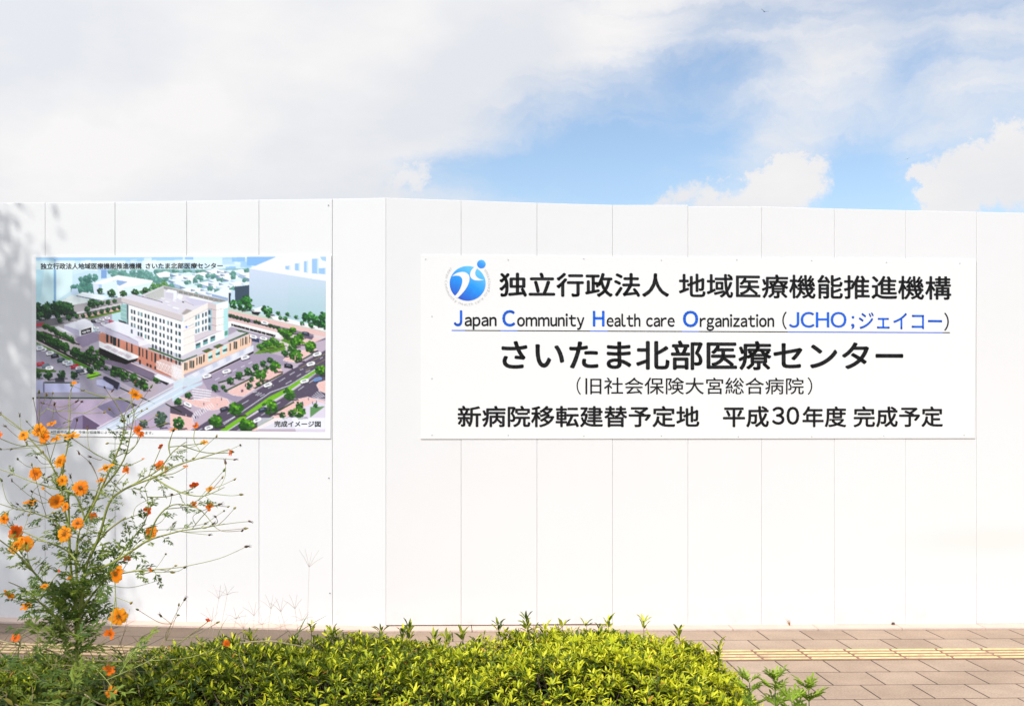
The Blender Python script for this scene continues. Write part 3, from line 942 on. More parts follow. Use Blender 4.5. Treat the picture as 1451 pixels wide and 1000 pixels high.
# --- far city in the haze
poly(None, [(PX0, PY0), (PX1, PY0), (PX1, 470), (PX0, 470)], (222, 236, 246), 1, (186, 212, 216))
poly(VA, [(60, 60), (1460, 60), (1460, 125), (60, 128)], (172, 208, 244))
for k in range(46):
    x, y = prnd.uniform(420, 2100), prnd.uniform(85, 200)
    w, h = prnd.uniform(40, 120), prnd.uniform(20, 60)
    poly(VA, [(x, y), (x + w, y - 4), (x + w, y + h), (x, y + h)], prnd.choice(((150, 190, 236), (232, 240, 250), (200, 220, 242), (170, 205, 240))), .85)
poly(VA, [(60, 115), (250, 120), (250, 535), (60, 600)], (196, 226, 238), 1, (206, 236, 240))
poly(VA, [(150, 200), (235, 200), (240, 520), (110, 560)], (226, 242, 246), .6)
poly(VA, [(243, 120), (264, 120), (266, 500), (243, 540)], (146, 180, 212))
poly(VA, [(264, 200), (420, 205), (420, 400), (300, 480), (264, 500)], (224, 238, 246))
poly(VA, [(420, 262), (560, 225), (690, 222), (690, 290), (560, 360), (420, 385)], (206, 224, 240))
poly(VA, [(690, 200), (745, 200), (745, 290), (690, 295)], (138, 168, 214))
for k in range(60):
    ptree(VA, prnd.uniform(760, 1480), prnd.uniform(228, 330), prnd.uniform(22, 44), .45, TEAL, False)
for k in range(22):
    ptree(VA, prnd.uniform(425, 640), 400 - prnd.uniform(0, 150) * (prnd.random()), prnd.uniform(24, 46), .25, TEAL, False)
for k in range(26):
    ptree(VA, prnd.uniform(1020, 1330), prnd.uniform(340, 430), prnd.uniform(22, 40), .2, ((40, 76, 40), (90, 140, 60), (160, 190, 110)), False)
poly(VA, [(1205, 250), (1300, 225), (1350, 240), (1350, 280), (1240, 285)], W)
poly(VA, [(1355, 215), (1430, 215), (1430, 270), (1355, 270)], (186, 200, 232))
# white courtyard block
poly(VA, [(612, 338), (850, 263), (1178, 312), (1178, 330), (1000, 368), (845, 385), (842, 330), (838, 308), (700, 348)], (254, 252, 250))
poly(VA, [(840, 308), (944, 325), (868, 362), (842, 350)], (150, 176, 214))
poly(VA, [(612, 340), (700, 350), (700, 432), (624, 430)], (222, 224, 246))
poly(VA, [(668, 350), (700, 350), (700, 425), (672, 420)], (180, 200, 230))
poly(VA, [(700, 348), (838, 310), (846, 385), (846, 455), (700, 418)], (228, 236, 250))
poly(VA, [(845, 385), (1000, 366), (1178, 326), (1140, 388), (1000, 425), (850, 478)], (226, 236, 250))
poly(VA, [(846, 380), (905, 380), (905, 455), (850, 478)], (238, 236, 250))
# three sheds
for x, y, l in ((455, 452, 1.25), (350, 482, 1.0), (302, 512, .9)):
    poly(VA, [(x, y), (x + 62, y - 32), (x + 62 + 195 * l, y + 8), (x + 195 * l, y + 46)], (236, 236, 240) if l > 1 else (226, 228, 226))
    poly(VA, [(x, y), (x + 195 * l, y + 46), (x + 195 * l, y + 120), (x, y + 80)], (96, 110, 130))
    poly(VA, [(x + 195 * l, y + 46), (x + 62 + 195 * l, y + 8), (x + 62 + 195 * l, y + 78), (x + 195 * l, y + 112)], (214, 228, 244))
poly(VA, [(415, 388), (470, 386), (480, 430), (400, 450)], (206, 220, 240))
# low houses, middle and right
poly(VB, [(-40, 205), (662, 190), (662, 500), (470, 470), (-40, 385)], (150, 186, 190))
for row in range(9):
    y = 205 + row * 27
    x = -60 + prnd.uniform(0, 40)
    while x < 650:
        w = prnd.uniform(55, 110)
        if prnd.random() < .3:
            for q in range(2): ptree(VB, x + prnd.uniform(0, 50), y + prnd.uniform(0, 20), prnd.uniform(16, 30), .35, TEAL, False)
        else:
            box(VB, x, y + 8, w, prnd.uniform(50, 100), prnd.uniform(16, 36), prnd.choice((W, W, (238, 244, 250), (226, 236, 246))),
                prnd.choice(((170, 186, 210), (200, 212, 232), (130, 150, 176))), (224, 234, 246))
        x += w + prnd.uniform(2, 30)
poly(VB, [(530, 355), (662, 340), (662, 500), (540, 500)], (74, 88, 104))
poly(VB, [(330, 415), (430, 370), (535, 388), (535, 470), (480, 500), (470, 470)], (238, 244, 250))
poly(VB, [(330, 418), (475, 455), (475, 480), (330, 440)], (160, 176, 206))
poly(VB, [(505, 385), (535, 388), (535, 500), (490, 505)], (206, 220, 242))
poly(VB, [(480, 410), (500, 408), (495, 500), (480, 500)], (60, 70, 84))
# the big plain block at the right
poly(VB, [(640, 85), (892, 85), (892, 120), (760, 170), (640, 165)], (146, 188, 238))
poly(VB, [(662, 192), (900, 88), (1345, 80), (1345, 305)], (250, 250, 252))
for x0, x1, y0, y1 in ((980, 1024, 170, 200), (1062, 1108, 148, 210), (1140, 1180, 128, 226), (1212, 1272, 106, 236), (1272, 1338, 190, 240)):
    poly(VB, [(x0, y0), (x1, y0 - 4), (x1, y1 + 4), (x0, y1)], (166, 198, 238))
    poly(VB, [(x1 - 14, y0), (x1, y0 - 4), (x1, y1 + 4), (x1 - 14, y1)], (214, 228, 246))
poly(VB, [(1272, 160), (1345, 150), (1345, 180), (1272, 184)], W)
poly(VB, [(1280, 85), (1345, 85), (1345, 130), (1300, 120)], (176, 206, 242))
poly(VB, [(662, 195), (1345, 306), (1345, 660), (1000, 640), (662, 520)], (212, 218, 234), 1, (178, 202, 206))
poly(VB, [(662, 195), (1000, 250), (1000, 640), (662, 520)], (214, 216, 234), .5, (190, 204, 216))
# --- streets at the right
poly(VB, [(470, 545), (1345, 720), (1345, 960), (470, 960)], (226, 206, 208))
poly(VB, [(470, 530), (780, 610), (1345, 740), (1345, 762), (1000, 690), (470, 560)], (196, 210, 196))
poly(VB, [(830, 600), (1000, 640), (1345, 730), (1345, 755), (880, 650)], (246, 236, 238))
poly(VB, [(470, 562), (1345, 762), (1345, 806), (1230, 780), (470, 594)], (232, 192, 186), grain=.02)
poly(VB, [(470, 594), (1230, 782), (1220, 840), (1130, 800), (470, 628)], (146, 130, 146), grain=.02)
poly(VB, [(470, 628), (940, 740), (930, 770), (470, 660)], (226, 190, 186))
for k in range(13):
    ptree(VB, 490 + k * 33 + (30 if k > 5 else 0) , 612 + k * 9.2, 19, 0, ((22, 40, 24), (40, 84, 44), (84, 140, 80)), False)
poly(VB, [(690, 555), (775, 530), (770, 580), (690, 580)], (240, 240, 244))
poly(VB, [(680, 575), (765, 582), (740, 612), (690, 600)], (46, 42, 48))
poly(VB, [(470, 665), (512, 662), (945, 772), (935, 812), (880, 806), (500, 712), (470, 730)], (250, 248, 250))
poly(VB, [(505, 684), (895, 786), (890, 806), (505, 704)], (44, 34, 36))
for k in range(11): line(VB, (520 + k * 36, 684 + k * 9.4), (520 + k * 36, 712 + k * 9.4), .5, (240, 236, 240))
poly(VB, [(470, 730), (505, 712), (880, 808), (940, 830), (800, 960), (470, 960)], (178, 164, 180), grain=.015)
poly(VB, [(1130, 790), (1345, 830), (1345, 960), (1010, 960)], (236, 198, 192))
poly(VB, [(1240, 850), (1345, 806), (1345, 890), (1290, 880)], (106, 96, 116))
poly(VB, [(1130, 790), (1235, 800), (1210, 828), (1150, 812)], (112, 100, 120))
poly(VD, [(690, 82), (830, -20), (965, -30), (985, 30), (900, 88), (780, 90)], (112, 150, 52))
for k in range(8): line(VD, (705 + k * 34, 80 - k * 11), (800 + k * 28, 84 - k * 12), 1.0, (60, 92, 34), .8)
poly(VB, [(935, 835), (1000, 800), (1110, 820), (1160, 860), (1050, 880)], (96, 140, 44))
# --- lower right: avenue, plazas
poly(VD, [(-40, 300), (1345, -60), (1345, 790), (-40, 790)], (196, 176, 190))
poly(VD, [(150, 760), (560, 500), (1050, 200), (1345, 30), (1345, 205), (1010, 390), (460, 762)], (100, 88, 106), grain=.015)
poly(VD, [(440, 770), (700, 620), (1010, 430), (1345, 190), (1345, 470), (1060, 470), (700, 765)], (100, 88, 106), grain=.015)
poly(VD, [(380, 770), (600, 625), (840, 455), (1000, 372), (1255, 205), (1262, 228), (1010, 405), (670, 610), (470, 760)], (128, 184, 44), grain=.03)
for a, b in (((440, 700), (850, 415)), ((850, 415), (1020, 352)), ((1020, 352), (1258, 200)), ((470, 760), (690, 615)), ((690, 615), (1020, 405)), ((1020, 405), (1262, 235))):
    line(VD, a, b, .9, (236, 232, 240))
poly(VD, [(245, 300), (690, 75), (830, 60), (960, 92), (1010, 150), (960, 175), (840, 170), (700, 190), (390, 335), (480, 400), (620, 455), (545, 505), (470, 470), (300, 400)], (168, 152, 172), grain=.012)
for pl in ([(462, 412), (840, 205), (905, 160), (965, 235), (945, 255), (720, 380), (610, 452), (520, 440)],
           [(30, 455), (160, 480), (390, 455), (470, 475), (490, 510), (460, 552), (330, 575), (190, 540)],
           [(-40, 560), (90, 590), (160, 640), (172, 710), (130, 765), (-40, 765)],
           [(800, 690), (960, 560), (1080, 478), (1180, 455), (1345, 500), (1200, 548), (960, 650), (700, 765), (640, 765)],
           [(1255, 350), (1275, 325), (1345, 305), (1345, 425), (1280, 400)],
           [(1020, 60), (1200, 30), (1260, 30), (1080, 150), (960, 130)]):
    poly(VD, pl, (240, 194, 188), grain=.03)
    for i in range(len(pl)): line(VD, pl[i], pl[(i + 1) % len(pl)], .45, (250, 238, 236))
poly(VD, [(1120, 560), (1260, 490), (1345, 520), (1345, 770), (1080, 770), (1040, 650)], (226, 212, 226))
poly(VD, [(1200, 545), (1330, 540), (1200, 640)], (110, 150, 100))
for s in range(11):
    x, y = 160 + s * 17, 655 - s * 10.5
    line(VD, (x - 8, y - 52 + s * 1.2), (x + 22, y - 2), .9, (240, 236, 242))
for s in range(6): line(VD, (1200 + s * 14, 462 - s * 13), (1268 + s * 12, 474 - s * 4), 1.0, (214, 206, 216))
for s in range(5): line(VD, (150 + s * 5, 378 + s * 24), (330 - s * 4, 402 + s * 22), 1.3, (240, 236, 244))
for a, b in (((360, 305), (400, 285)), ((440, 268), (470, 250)), ((520, 225), (550, 210)), ((590, 192), (625, 175)), ((655, 158), (690, 142)),
             ((600, 520), (660, 485)), ((700, 415), (735, 405)), ((735, 445), (775, 420)), ((760, 450), (800, 430)), ((720, 440), (755, 415)),
             ((830, 380), (880, 350)), ((925, 320), (980, 285)), ((985, 340), (1035, 310)), ((1020, 258), (1065, 232)), ((1080, 275), (1120, 250)),
             ((1110, 215), (1140, 205)), ((1160, 235), (1200, 218)), ((1050, 200), (1095, 180)), ((1200, 175), (1240, 150)), ((1285, 115), (1310, 100)),
             ((900, 525), (940, 500)), ((1095, 395), (1145, 360)), ((1190, 330), (1235, 300)), ((770, 620), (810, 595)), ((470, 605), (510, 585)), ((215, 755), (250, 735)), ((430, 690), (545, 625)), ((560, 755), (600, 740))):
    line(VD, a, b, .75, (236, 232, 240))
line(VD, (1100, 205), (1330, 70), .4, (206, 190, 80)); line(VD, (1160, 220), (1330, 120), .4, (206, 190, 80))
for a, b in (((390, 330), (830, 205)), ((460, 400), (700, 280)), ((710, 380), (960, 245)), ((880, 605), (1060, 500)), ((660, 760), (880, 640)), ((1080, 150), (1260, 50))):
    line(VD, a, b, 2.0, (50, 72, 34))
# lower left of the avenue
poly(VD, [(-40, 540), (60, 530), (170, 600), (150, 640), (-40, 600)], (96, 84, 100))
# --- left side: streets, garage, car parks
poly(VA, [(60, 600), (300, 560), (880, 470), (900, 545), (720, 650), (60, 1000)], (176, 166, 168))
poly(VA, [(60, 690), (880, 525), (900, 545), (870, 560), (60, 715)], (214, 202, 206))
poly(VA, [(60, 705), (870, 545), (870, 575), (60, 745)], (128, 122, 128))
poly(VA, [(440, 640), (880, 565), (880, 590), (560, 660)], (226, 180, 176))
poly(VA, [(540, 660), (880, 586), (880, 604), (590, 672)], (104, 140, 44))
poly(VA, [(60, 690), (300, 640), (330, 720), (60, 760)], (120, 114, 118))
poly(VA, [(220, 605), (285, 600), (290, 660), (210, 665)], (214, 206, 220))
for k in range(34):
    ptree(VA, prnd.uniform(80, 440), prnd.uniform(545, 640), prnd.uniform(26, 44), 0, ((22, 44, 34), (44, 84, 52), (96, 140, 76)), False)
for x, y, r in ((105, 640, 45), (165, 580, 50), (290, 545, 50), (345, 560, 55), (390, 570, 45), (605, 525, 45), (660, 530, 28), (700, 520, 26), (560, 580, 30), (760, 515, 26), (820, 505, 22), (680, 410, 30), (790, 430, 40), (900, 440, 34), (1010, 425, 34), (1110, 405, 30), (460, 645, 26), (520, 640, 24), (580, 628, 26), (635, 615, 24), (695, 602, 24), (752, 588, 26), (812, 572, 24), (860, 560, 22), (385, 660, 30), (300, 680, 30)):
    ptree(VA, x, y, r, .05, ((24, 46, 30), (56, 100, 52), (120, 160, 84)))
poly(VA, [(60, 715), (150, 705), (140, 735), (60, 745)], (190, 70, 84))
poly(V4, [(1000, 160), (1380, 55), (1380, 330), (1200, 345), (1060, 265)], (178, 164, 182), grain=.01)
for x, y, c in ((1050, 185, (40, 38, 44)), (1130, 180, W), (1200, 155, W), (1300, 130, W), (1230, 235, W), (1300, 240, (120, 120, 130)), (1375, 195, (214, 40, 60)), (1100, 300, W), (1130, 350, (220, 222, 230)), (1220, 400, W), (1320, 340, (90, 90, 100))):
    car(V4, x, y, 95, .15, c)
poly(V4, [(330, 300), (415, 280), (720, 412), (715, 500), (640, 490), (330, 320)], (206, 196, 202))
poly(V4, [(330, 298), (415, 276), (725, 408), (690, 425)], (238, 230, 234))
poly(V4, [(520, 252), (720, 190), (760, 200), (740, 185), (890, 140), (1000, 190), (1040, 240), (1050, 372), (805, 452), (700, 420), (520, 310)], (240, 234, 244))
poly(V4, [(520, 262), (790, 345), (800, 452), (700, 425), (520, 318)], (202, 192, 212))
poly(V4, [(790, 340), (1040, 262), (1052, 372), (806, 454)], (252, 250, 252))
poly(V4, [(822, 352), (1010, 296), (1014, 382), (830, 436)], (34, 22, 24))
car(V4, 880, 380, 70, -.2, W); car(V4, 955, 356, 70, -.2, W)
poly(V4, [(720, 505), (760, 470), (1062, 380), (1220, 440), (1220, 510), (1000, 590), (880, 690), (780, 690), (700, 545)], (158, 142, 164), grain=.012)
poly(V4, [(20, 320), (330, 300), (720, 520), (800, 600), (900, 700), (1380, 900), (1380, 1010), (960, 1000), (20, 600)], (206, 188, 190))
poly(V4, [(20, 560), (960, 985), (1000, 1010), (800, 1010), (20, 610)], (88, 140, 34))
line(V4, (20, 500), (700, 850), 2.6, (52, 40, 44)); line(V4, (700, 850), (1000, 985), 2.2, (52, 40, 44))
line(V4, (130, 375), (800, 605), 2.0, (70, 56, 60)); line(V4, (900, 740), (1380, 960), 1.6, (60, 56, 56))
poly(V4, [(20, 600), (60, 600), (860, 1010), (20, 1010)], (164, 154, 166), grain=.012)
for x, y, r in ((170, 275, 55), (275, 330, 52), (390, 390, 55), (520, 435, 60), (640, 505, 58)): ptree(V4, x, y, r, 0, ((36, 70, 34), (80, 124, 54), (140, 180, 90)))
for x, y, r in ((40, 425, 70), (185, 465, 66), (305, 540, 74), (430, 600, 78), (530, 630, 84), (700, 745, 78), (740, 720, 70), (860, 805, 76), (975, 885, 66), (1110, 920, 72)): ptree(V4, x, y, r, 0, ((28, 50, 30), (66, 116, 44), (130, 180, 70)))
for x, y, c in ((70, 640, (200, 202, 210)), (140, 690, W), (262, 745, W), (340, 800, (40, 40, 46)), (450, 880, (60, 80, 74)), (545, 915, W), (610, 905, (216, 220, 228)), (90, 925, (200, 36, 50)), (130, 965, W), (720, 975, (214, 34, 48))): car(V4, x, y, 130, -.25, c)
# lower left corner
poly(VC, [(60, 40), (260, 60), (560, 250), (700, 300), (760, 440), (740, 500), (60, 500)], (166, 156, 170), grain=.012)
for x, y, c in ((110, 20, W), (205, 65, W), (250, 90, (44, 42, 50)), (310, 130, (60, 84, 76)), (360, 150, W), (390, 165, (220, 222, 230)), (115, 165, (204, 34, 48)), (165, 180, (120, 130, 140)), (200, 205, W), (440, 190, (214, 34, 50)), (485, 205, W), (520, 240, W), (490, 230, (90, 90, 100))): car(VC, x, y, 75, -.15, c)
poly(VC, [(60, 200), (110, 215), (270, 230), (260, 245), (60, 250)], (74, 104, 40))
poly(VC, [(548, 280), (640, 235), (700, 265), (600, 312)], (150, 210, 50)); line(VC, (560, 300), (695, 268), 1.6, (50, 76, 30))
for x, y, r in ((90, 270, 36), (188, 275, 44), (312, 265, 44), (430, 272, 40), (590, 225, 36)): ptree(VC, x, y, r, 0, ((20, 44, 26), (44, 84, 40), (96, 140, 60)))
poly(VC, [(250, 300), (340, 295), (345, 335), (255, 335)], (34, 36, 46), .8)
poly(VC, [(60, 335), (480, 338), (480, 350), (60, 348)], (46, 60, 36))
poly(VC, [(60, 322), (150, 320), (150, 470), (60, 485)], (186, 182, 208))
poly(VC, [(150, 350), (492, 346), (492, 432), (150, 434)], (186, 182, 212))
poly(VC, [(138, 330), (152, 340), (152, 470), (138, 480)], (120, 118, 140))
poly(VC, [(60, 434), (492, 434), (740, 440), (735, 480), (60, 480)], (158, 150, 164))
line(VC, (60, 485), (735, 487), 2.0, (50, 76, 36))
poly(VC, [(60, 496), (740, 496), (800, 470), (1400, 780), (1400, 800), (60, 800)], (190, 168, 190), grain=.015)
poly(VC, [(60, 496), (230, 500), (330, 780), (60, 780)], (166, 150, 176), .6)
poly(VC, [(645, 568), (865, 480), (1060, 560), (810, 676)], (146, 134, 160))
for a, b in (((645, 568), (960, 425)), ((645, 568), (830, 690)), ((430, 670), (520, 640)), ((520, 640), (700, 745)), ((270, 770), (430, 670))): line(VC, a, b, .5, (226, 214, 230), .8)
poly(VC, [(518, 642), (680, 742), (640, 790), (518, 790)], (112, 92, 118))
poly(VC, [(430, 672), (518, 642), (518, 790), (380, 790)], (146, 130, 158))
poly(VC, [(650, 320), (735, 290), (870, 350), (872, 400), (800, 420), (650, 372)], (150, 146, 178))
poly(VC, [(712, 288), (735, 282), (870, 345), (845, 412), (712, 310)], (62, 58, 76))
poly(VC, [(650, 318), (700, 312), (810, 372), (805, 402), (650, 360)], (190, 186, 214))
# strip of trees between the car park and the entrance
poly(VC, [(560, 0), (700, 60), (1200, 290), (1240, 420), (1160, 480), (850, 300), (420, 60)], (188, 170, 180))
poly(VC, [(640, 130), (760, 190), (1100, 380), (1040, 420), (600, 190)], (150, 140, 156))
for a, b in (((560, 60), (1140, 330)), ((860, 480), (1060, 575)), ((870, 390), (1200, 540)), ((700, 190), (1000, 330)), ((1300, 540), (1451, 620))): line(VC, a, b, 1.6, (46, 54, 36))
for x, y, r in ((440, 60, 42), (520, 95, 44), (580, 135, 32), (655, 180, 46), (600, 30, 32), (665, 60, 34), (735, 95, 36), (800, 130, 36), (815, 245, 44), (905, 285, 46), (1000, 300, 46), (1095, 375, 46), (1040, 230, 34), (1125, 262, 34), (1210, 315, 34)): ptree(VC, x, y, r, 0, ((30, 56, 26), (72, 124, 40), (144, 196, 70)))
poly(VC, [(870, 160), (1000, 180), (1200, 280), (1170, 330), (900, 200)], (112, 100, 116))
for k in range(60):
    t = prnd.random()
    ptree(V4, 30 + t * 900 + prnd.uniform(-40, 40), 430 + t * 420 + prnd.uniform(-50, 40), prnd.uniform(36, 62), 0, ((20, 42, 26), (56, 104, 38), (120, 172, 60)))
for k in range(22):
    t = prnd.random()
    ptree(V4, 150 + t * 560, 250 + t * 300 + prnd.uniform(-20, 20), prnd.uniform(30, 48), 0, ((26, 54, 30), (70, 116, 48), (134, 176, 84)))
for k in range(26):
    t = prnd.random()
    ptree(VC, 560 + t * 560, 60 + t * 330 + prnd.uniform(-40, 50), prnd.uniform(20, 34), 0, ((18, 38, 22), (54, 100, 34), (120, 176, 60)))
# --- the hospital: podium
poly(V5, [(-100, 40), (0, -20), (1400, 560), (1400, 880), (1000, 740), (0, 230), (-100, 200)], (212, 146, 126), 1, (200, 128, 108))
poly(V6, [(150, 545), (1345, 35), (1350, 240), (720, 525), (150, 760)], (252, 204, 180))
poly(V6, [(-20, 560), (60, 540), (150, 545), (150, 880), (-20, 860)], (214, 176, 164))
for x0, x1, y0, y1 in ((30, 68, 35, 185), (98, 140, 60, 200), (150, 212, 80, 240), (236, 272, 115, 270), (390, 408, 180, 330), (475, 500, 205, 365), (612, 636, 265, 425), (676, 688, 290, 440), (738, 766, 315, 480), (836, 850, 360, 515), (888, 924, 375, 545), (990, 1004, 420, 480),
                       (614, 650, 490, 570), (750, 786, 552, 605), (805, 840, 575, 628), (888, 925, 606, 660)):
    poly(V5, [(x0, y0), (x1, y0 + 14), (x1, y1 + 8), (x0, y1)], (44, 54, 58))
for k in range(8): line(V5, (60 + k * 150, 30 + k * 62), (60 + k * 150, 230 + k * 60), .25, (176, 116, 100), .7)
poly(V5, [(-100, -110), (0, -90), (600, 185), (620, 262), (-100, -10)], (202, 192, 208))
poly(V5, [(600, 185), (830, 95), (860, 200), (620, 262)], (240, 230, 238))
poly(V5, [(-40, -120), (200, -190), (480, -60), (830, 95), (620, 185), (450, 95), (0, -95)], (234, 226, 236))
poly(V5, [(480, 50), (800, 100), (700, 150), (500, 75)], (222, 202, 212))
line(V5, (20, -60), (450, 95), .7, (176, 160, 176))
poly(V5, [(640, 265), (830, 195), (1380, 385), (1380, 560), (780, 300)], (218, 208, 218))
poly(V5, [(775, 282), (835, 284), (1390, 500), (1390, 530), (790, 302)], (62, 96, 44))
line(V5, (625, 262), (1390, 552), .7, (190, 182, 196))
poly(V6, [(-20, 340), (160, 400), (360, 312), (860, 110), (1100, -20), (1330, 30), (1100, 90), (400, 420), (160, 545), (-20, 460)], (214, 203, 212))
poly(V6, [(-20, 450), (120, 492), (150, 500), (390, 405), (400, 420), (150, 530), (110, 525), (-20, 478)], (54, 88, 40))
poly(V6, [(940, 160), (1100, 90), (1260, 20), (1130, 0), (1080, -40), (1200, -15), (1320, 25), (960, 175)], (60, 96, 44))
line(V6, (150, 545), (1330, 38), .6, (236, 228, 232))
for x, y in ((480, 340), (672, 262)):
    poly(V6, [(x, y), (x + 120, y - 50), (x + 196, y - 24), (x + 80, y + 36)], (96, 66, 56)); poly(V6, [(x + 20, y - 2), (x + 118, y - 40), (x + 168, y - 24), (x + 70, y + 18)], (84, 122, 62))
for x0, x1, yt, h in ((588, 672, 395, 145), (718, 800, 336, 140), (842, 926, 275, 132)):
    poly(V6, [(x0, yt - 10), (x1, yt - 52), (x1, yt - 44 + h), (x0, yt + h)], (200, 230, 226)); poly(V6, [(x0, yt + 55), (x1, yt + 12), (x1, yt + 62), (x0 + 20, yt + 80)], (74, 100, 100))
for x0, x1, w in ((170, 236, 2), (258, 352, 3), (385, 412, 1), (430, 492, 2), (506, 540, 1), (968, 998, 1), (1040, 1112, 2), (1160, 1172, 1), (1188, 1216, 1), (1240, 1288, 2), (1312, 1322, 1)):
    yt = 545 - (x0 - 160) * .43
    for q in range(w):
        a, b = x0 + (x1 - x0) * q / w, x0 + (x1 - x0) * (q + .7) / w
        poly(V6, [(a, yt + 10), (b, yt + 4), (b, yt + 138 - (b - a) * .4), (a, yt + 150)], (52, 66, 66))
# canopies
poly(V6, [(200, 790), (1000, 400), (1390, 235), (1390, 335), (490, 785), (300, 830)], (222, 218, 228))
for k in range(9): poly(V6, [(300 + k * 120, 745 - k * 58), (380 + k * 120, 706 - k * 58), (430 + k * 112, 752 - k * 52), (350 + k * 112, 800 - k * 52)], (200, 200, 216) if k % 2 else (236, 230, 236), .8)
line(V6, (480, 778), (1390, 330), .8, (250, 250, 252))
poly(V6, [(490, 790), (1390, 342), (1390, 378), (960, 590), (520, 800)], (40, 34, 40))
poly(V5, [(-100, 160), (0, 205), (80, 208), (600, 425), (612, 458), (430, 506), (-100, 270)], (246, 241, 245))
for k in range(4): poly(V5, [(-20 + k * 118, 262 + k * 50), (60 + k * 110, 240 + k * 50), (140 + k * 116, 285 + k * 50), (70 + k * 118, 315 + k * 52)], (218, 200, 208))
poly(V5, [(-100, 275), (430, 506), (604, 465), (570, 520), (380, 578), (180, 520), (-100, 390)], (38, 28, 30))
poly(V5, [(0, 480), (180, 520), (380, 580), (520, 545), (900, 740), (840, 830), (500, 700), (0, 560)], (128, 112, 132))
line(V5, (470, 545), (980, 760), 1.5, (232, 204, 202))
poly(V5, [(915, 525), (1025, 480), (1390, 600), (1390, 810), (1330, 845), (920, 645)], (236, 226, 230), .55)
for k in range(9):
    x, y = 940 + k * 52, 520 + k * 24
    line(V5, (x, y), (x + 70, y + 120), .45, (250, 248, 250)); line(V5, (x + 70, y), (x + 10, y + 130), .45, (250, 248, 250))
line(V5, (920, 525), (1390, 690), .7, (252, 250, 252)); line(V5, (920, 645), (1330, 840), .8, (250, 248, 250))
poly(V6, [(-60, 560), (60, 640), (150, 700), (150, 890), (-60, 830)], (240, 228, 230), .55)
for k in range(6): line(V6, (-40 + k * 30, 590), (20 + k * 30, 820), .4, (252, 250, 252)); line(V6, (10 + k * 30, 600), (-40 + k * 30, 800), .4, (252, 250, 252))
poly(V6, [(128, 560), (158, 550), (158, 880), (128, 890)], (250, 222, 206))
poly(V5, [(880, 790), (960, 740), (1290, 880), (1160, 930)], (238, 230, 236)); poly(V5, [(985, 850), (1155, 910), (1110, 945), (985, 880)], (40, 34, 40))
# footbridge
poly(VC, [(640, 790), (1190, 495), (1380, 390), (1460, 330), (1460, 425), (1300, 520), (850, 790)], (214, 224, 236), .82)
poly(VD, [(-20, 440), (120, 360), (250, 320), (245, 345), (120, 400), (-20, 500)], (206, 222, 234), .9)
for a, b in (((650, 770), (1460, 330)), ((700, 790), (1460, 370)), ((850, 780), (1460, 425)), ((780, 790), (1300, 500))): line(VC, a, b, .9, (246, 248, 252))
line(VC, (880, 770), (1300, 545), 1.2, (150, 170, 190), .7)
poly(V6, [(-20, 880), (200, 800), (490, 790), (480, 860), (250, 960), (-20, 1010)], (214, 224, 232), .85)
# trees by the bridge
for x, y, r in ((1090, 725, 40), (1255, 670, 62), (1250, 720, 50)): ptree(VC, x, y, r, .1, ((40, 52, 44), (76, 96, 76), (120, 140, 110)))
# --- tower block of the hospital
poly(V2, [(300, 262), (500, 212), (620, 240), (1060, 55), (1400, 150), (1400, 640), (860, 420)], (224, 214, 222))
poly(V3, [(-100, 240), (0, 130), (130, 150), (940, 325), (590, 372), (165, 580), (-100, 520)], (224, 214, 222))
poly(V2, [(700, 230), (1055, 75), (1062, 270), (900, 330)], (206, 202, 198))
for k in range(9): line(V2, (720 + k * 4, 235 + k * 8), (1055, 95 + k * 18), .35, (178, 174, 170), .8)
poly(V2, [(1045, 55), (1400, 130), (1400, 200), (1060, 120)], (160, 156, 154)); line(V2, (1050, 62), (1400, 140), .8, (214, 208, 206))
poly(V3, [(-50, 108), (940, 322), (800, 352), (690, 335), (-50, 165)], (150, 144, 140)); line(V3, (-50, 110), (935, 325), .8, (196, 190, 184))
for k in range(9): line(V3, (60 + k * 90, 140 + k * 22), (60 + k * 90, 185 + k * 19), .8, (206, 200, 194))
poly(V2, [(1090, 170), (1130, 120), (1290, 150), (1280, 300), (1220, 320), (1090, 260)], (242, 238, 246)); poly(V2, [(1090, 172), (1225, 190), (1222, 318), (1092, 262)], (216, 206, 218))
for x, y, s in ((1300, 220, 70), (1000, 280, 60), (1070, 340, 70), (1210, 330, 60), (1110, 400, 60), (1200, 450, 110), (1310, 300, 60), (1000, 380, 40)):
    poly(V2, [(x, y), (x + s, y + s * .25), (x + s, y + s * .9), (x, y + s * .6)], (222, 212, 224)); poly(V2, [(x, y), (x + s * .3, y - s * .16), (x + s * 1.3, y + s * .1), (x + s, y + s * .25)], (250, 246, 250))
poly(V3, [(40, 225), (120, 215), (145, 250), (130, 290), (40, 285)], (244, 240, 246)); poly(V3, [(130, 335), (165, 340), (160, 362), (130, 355)], (60, 54, 64))
poly(V3, [(190, 275), (300, 240), (690, 340), (670, 368), (560, 378), (340, 418)], (212, 204, 222)); poly(V3, [(230, 268), (300, 240), (690, 335), (640, 352)], (244, 240, 246))
line(V3, (170, 330), (340, 410), .7, (176, 166, 182))
poly(V3, [(205, 470), (350, 510), (190, 580), (120, 560)], (176, 164, 160)); line(V3, (200, 460), (110, 550), .6, (220, 206, 206))
line(V2, (510, 216), (1030, 355), 1.6, (96, 84, 100)); line(V2, (620, 240), (700, 250), .8, (150, 140, 150))
poly(V2, [(300, 262), (500, 212), (1020, 352), (868, 420)], (226, 216, 226))
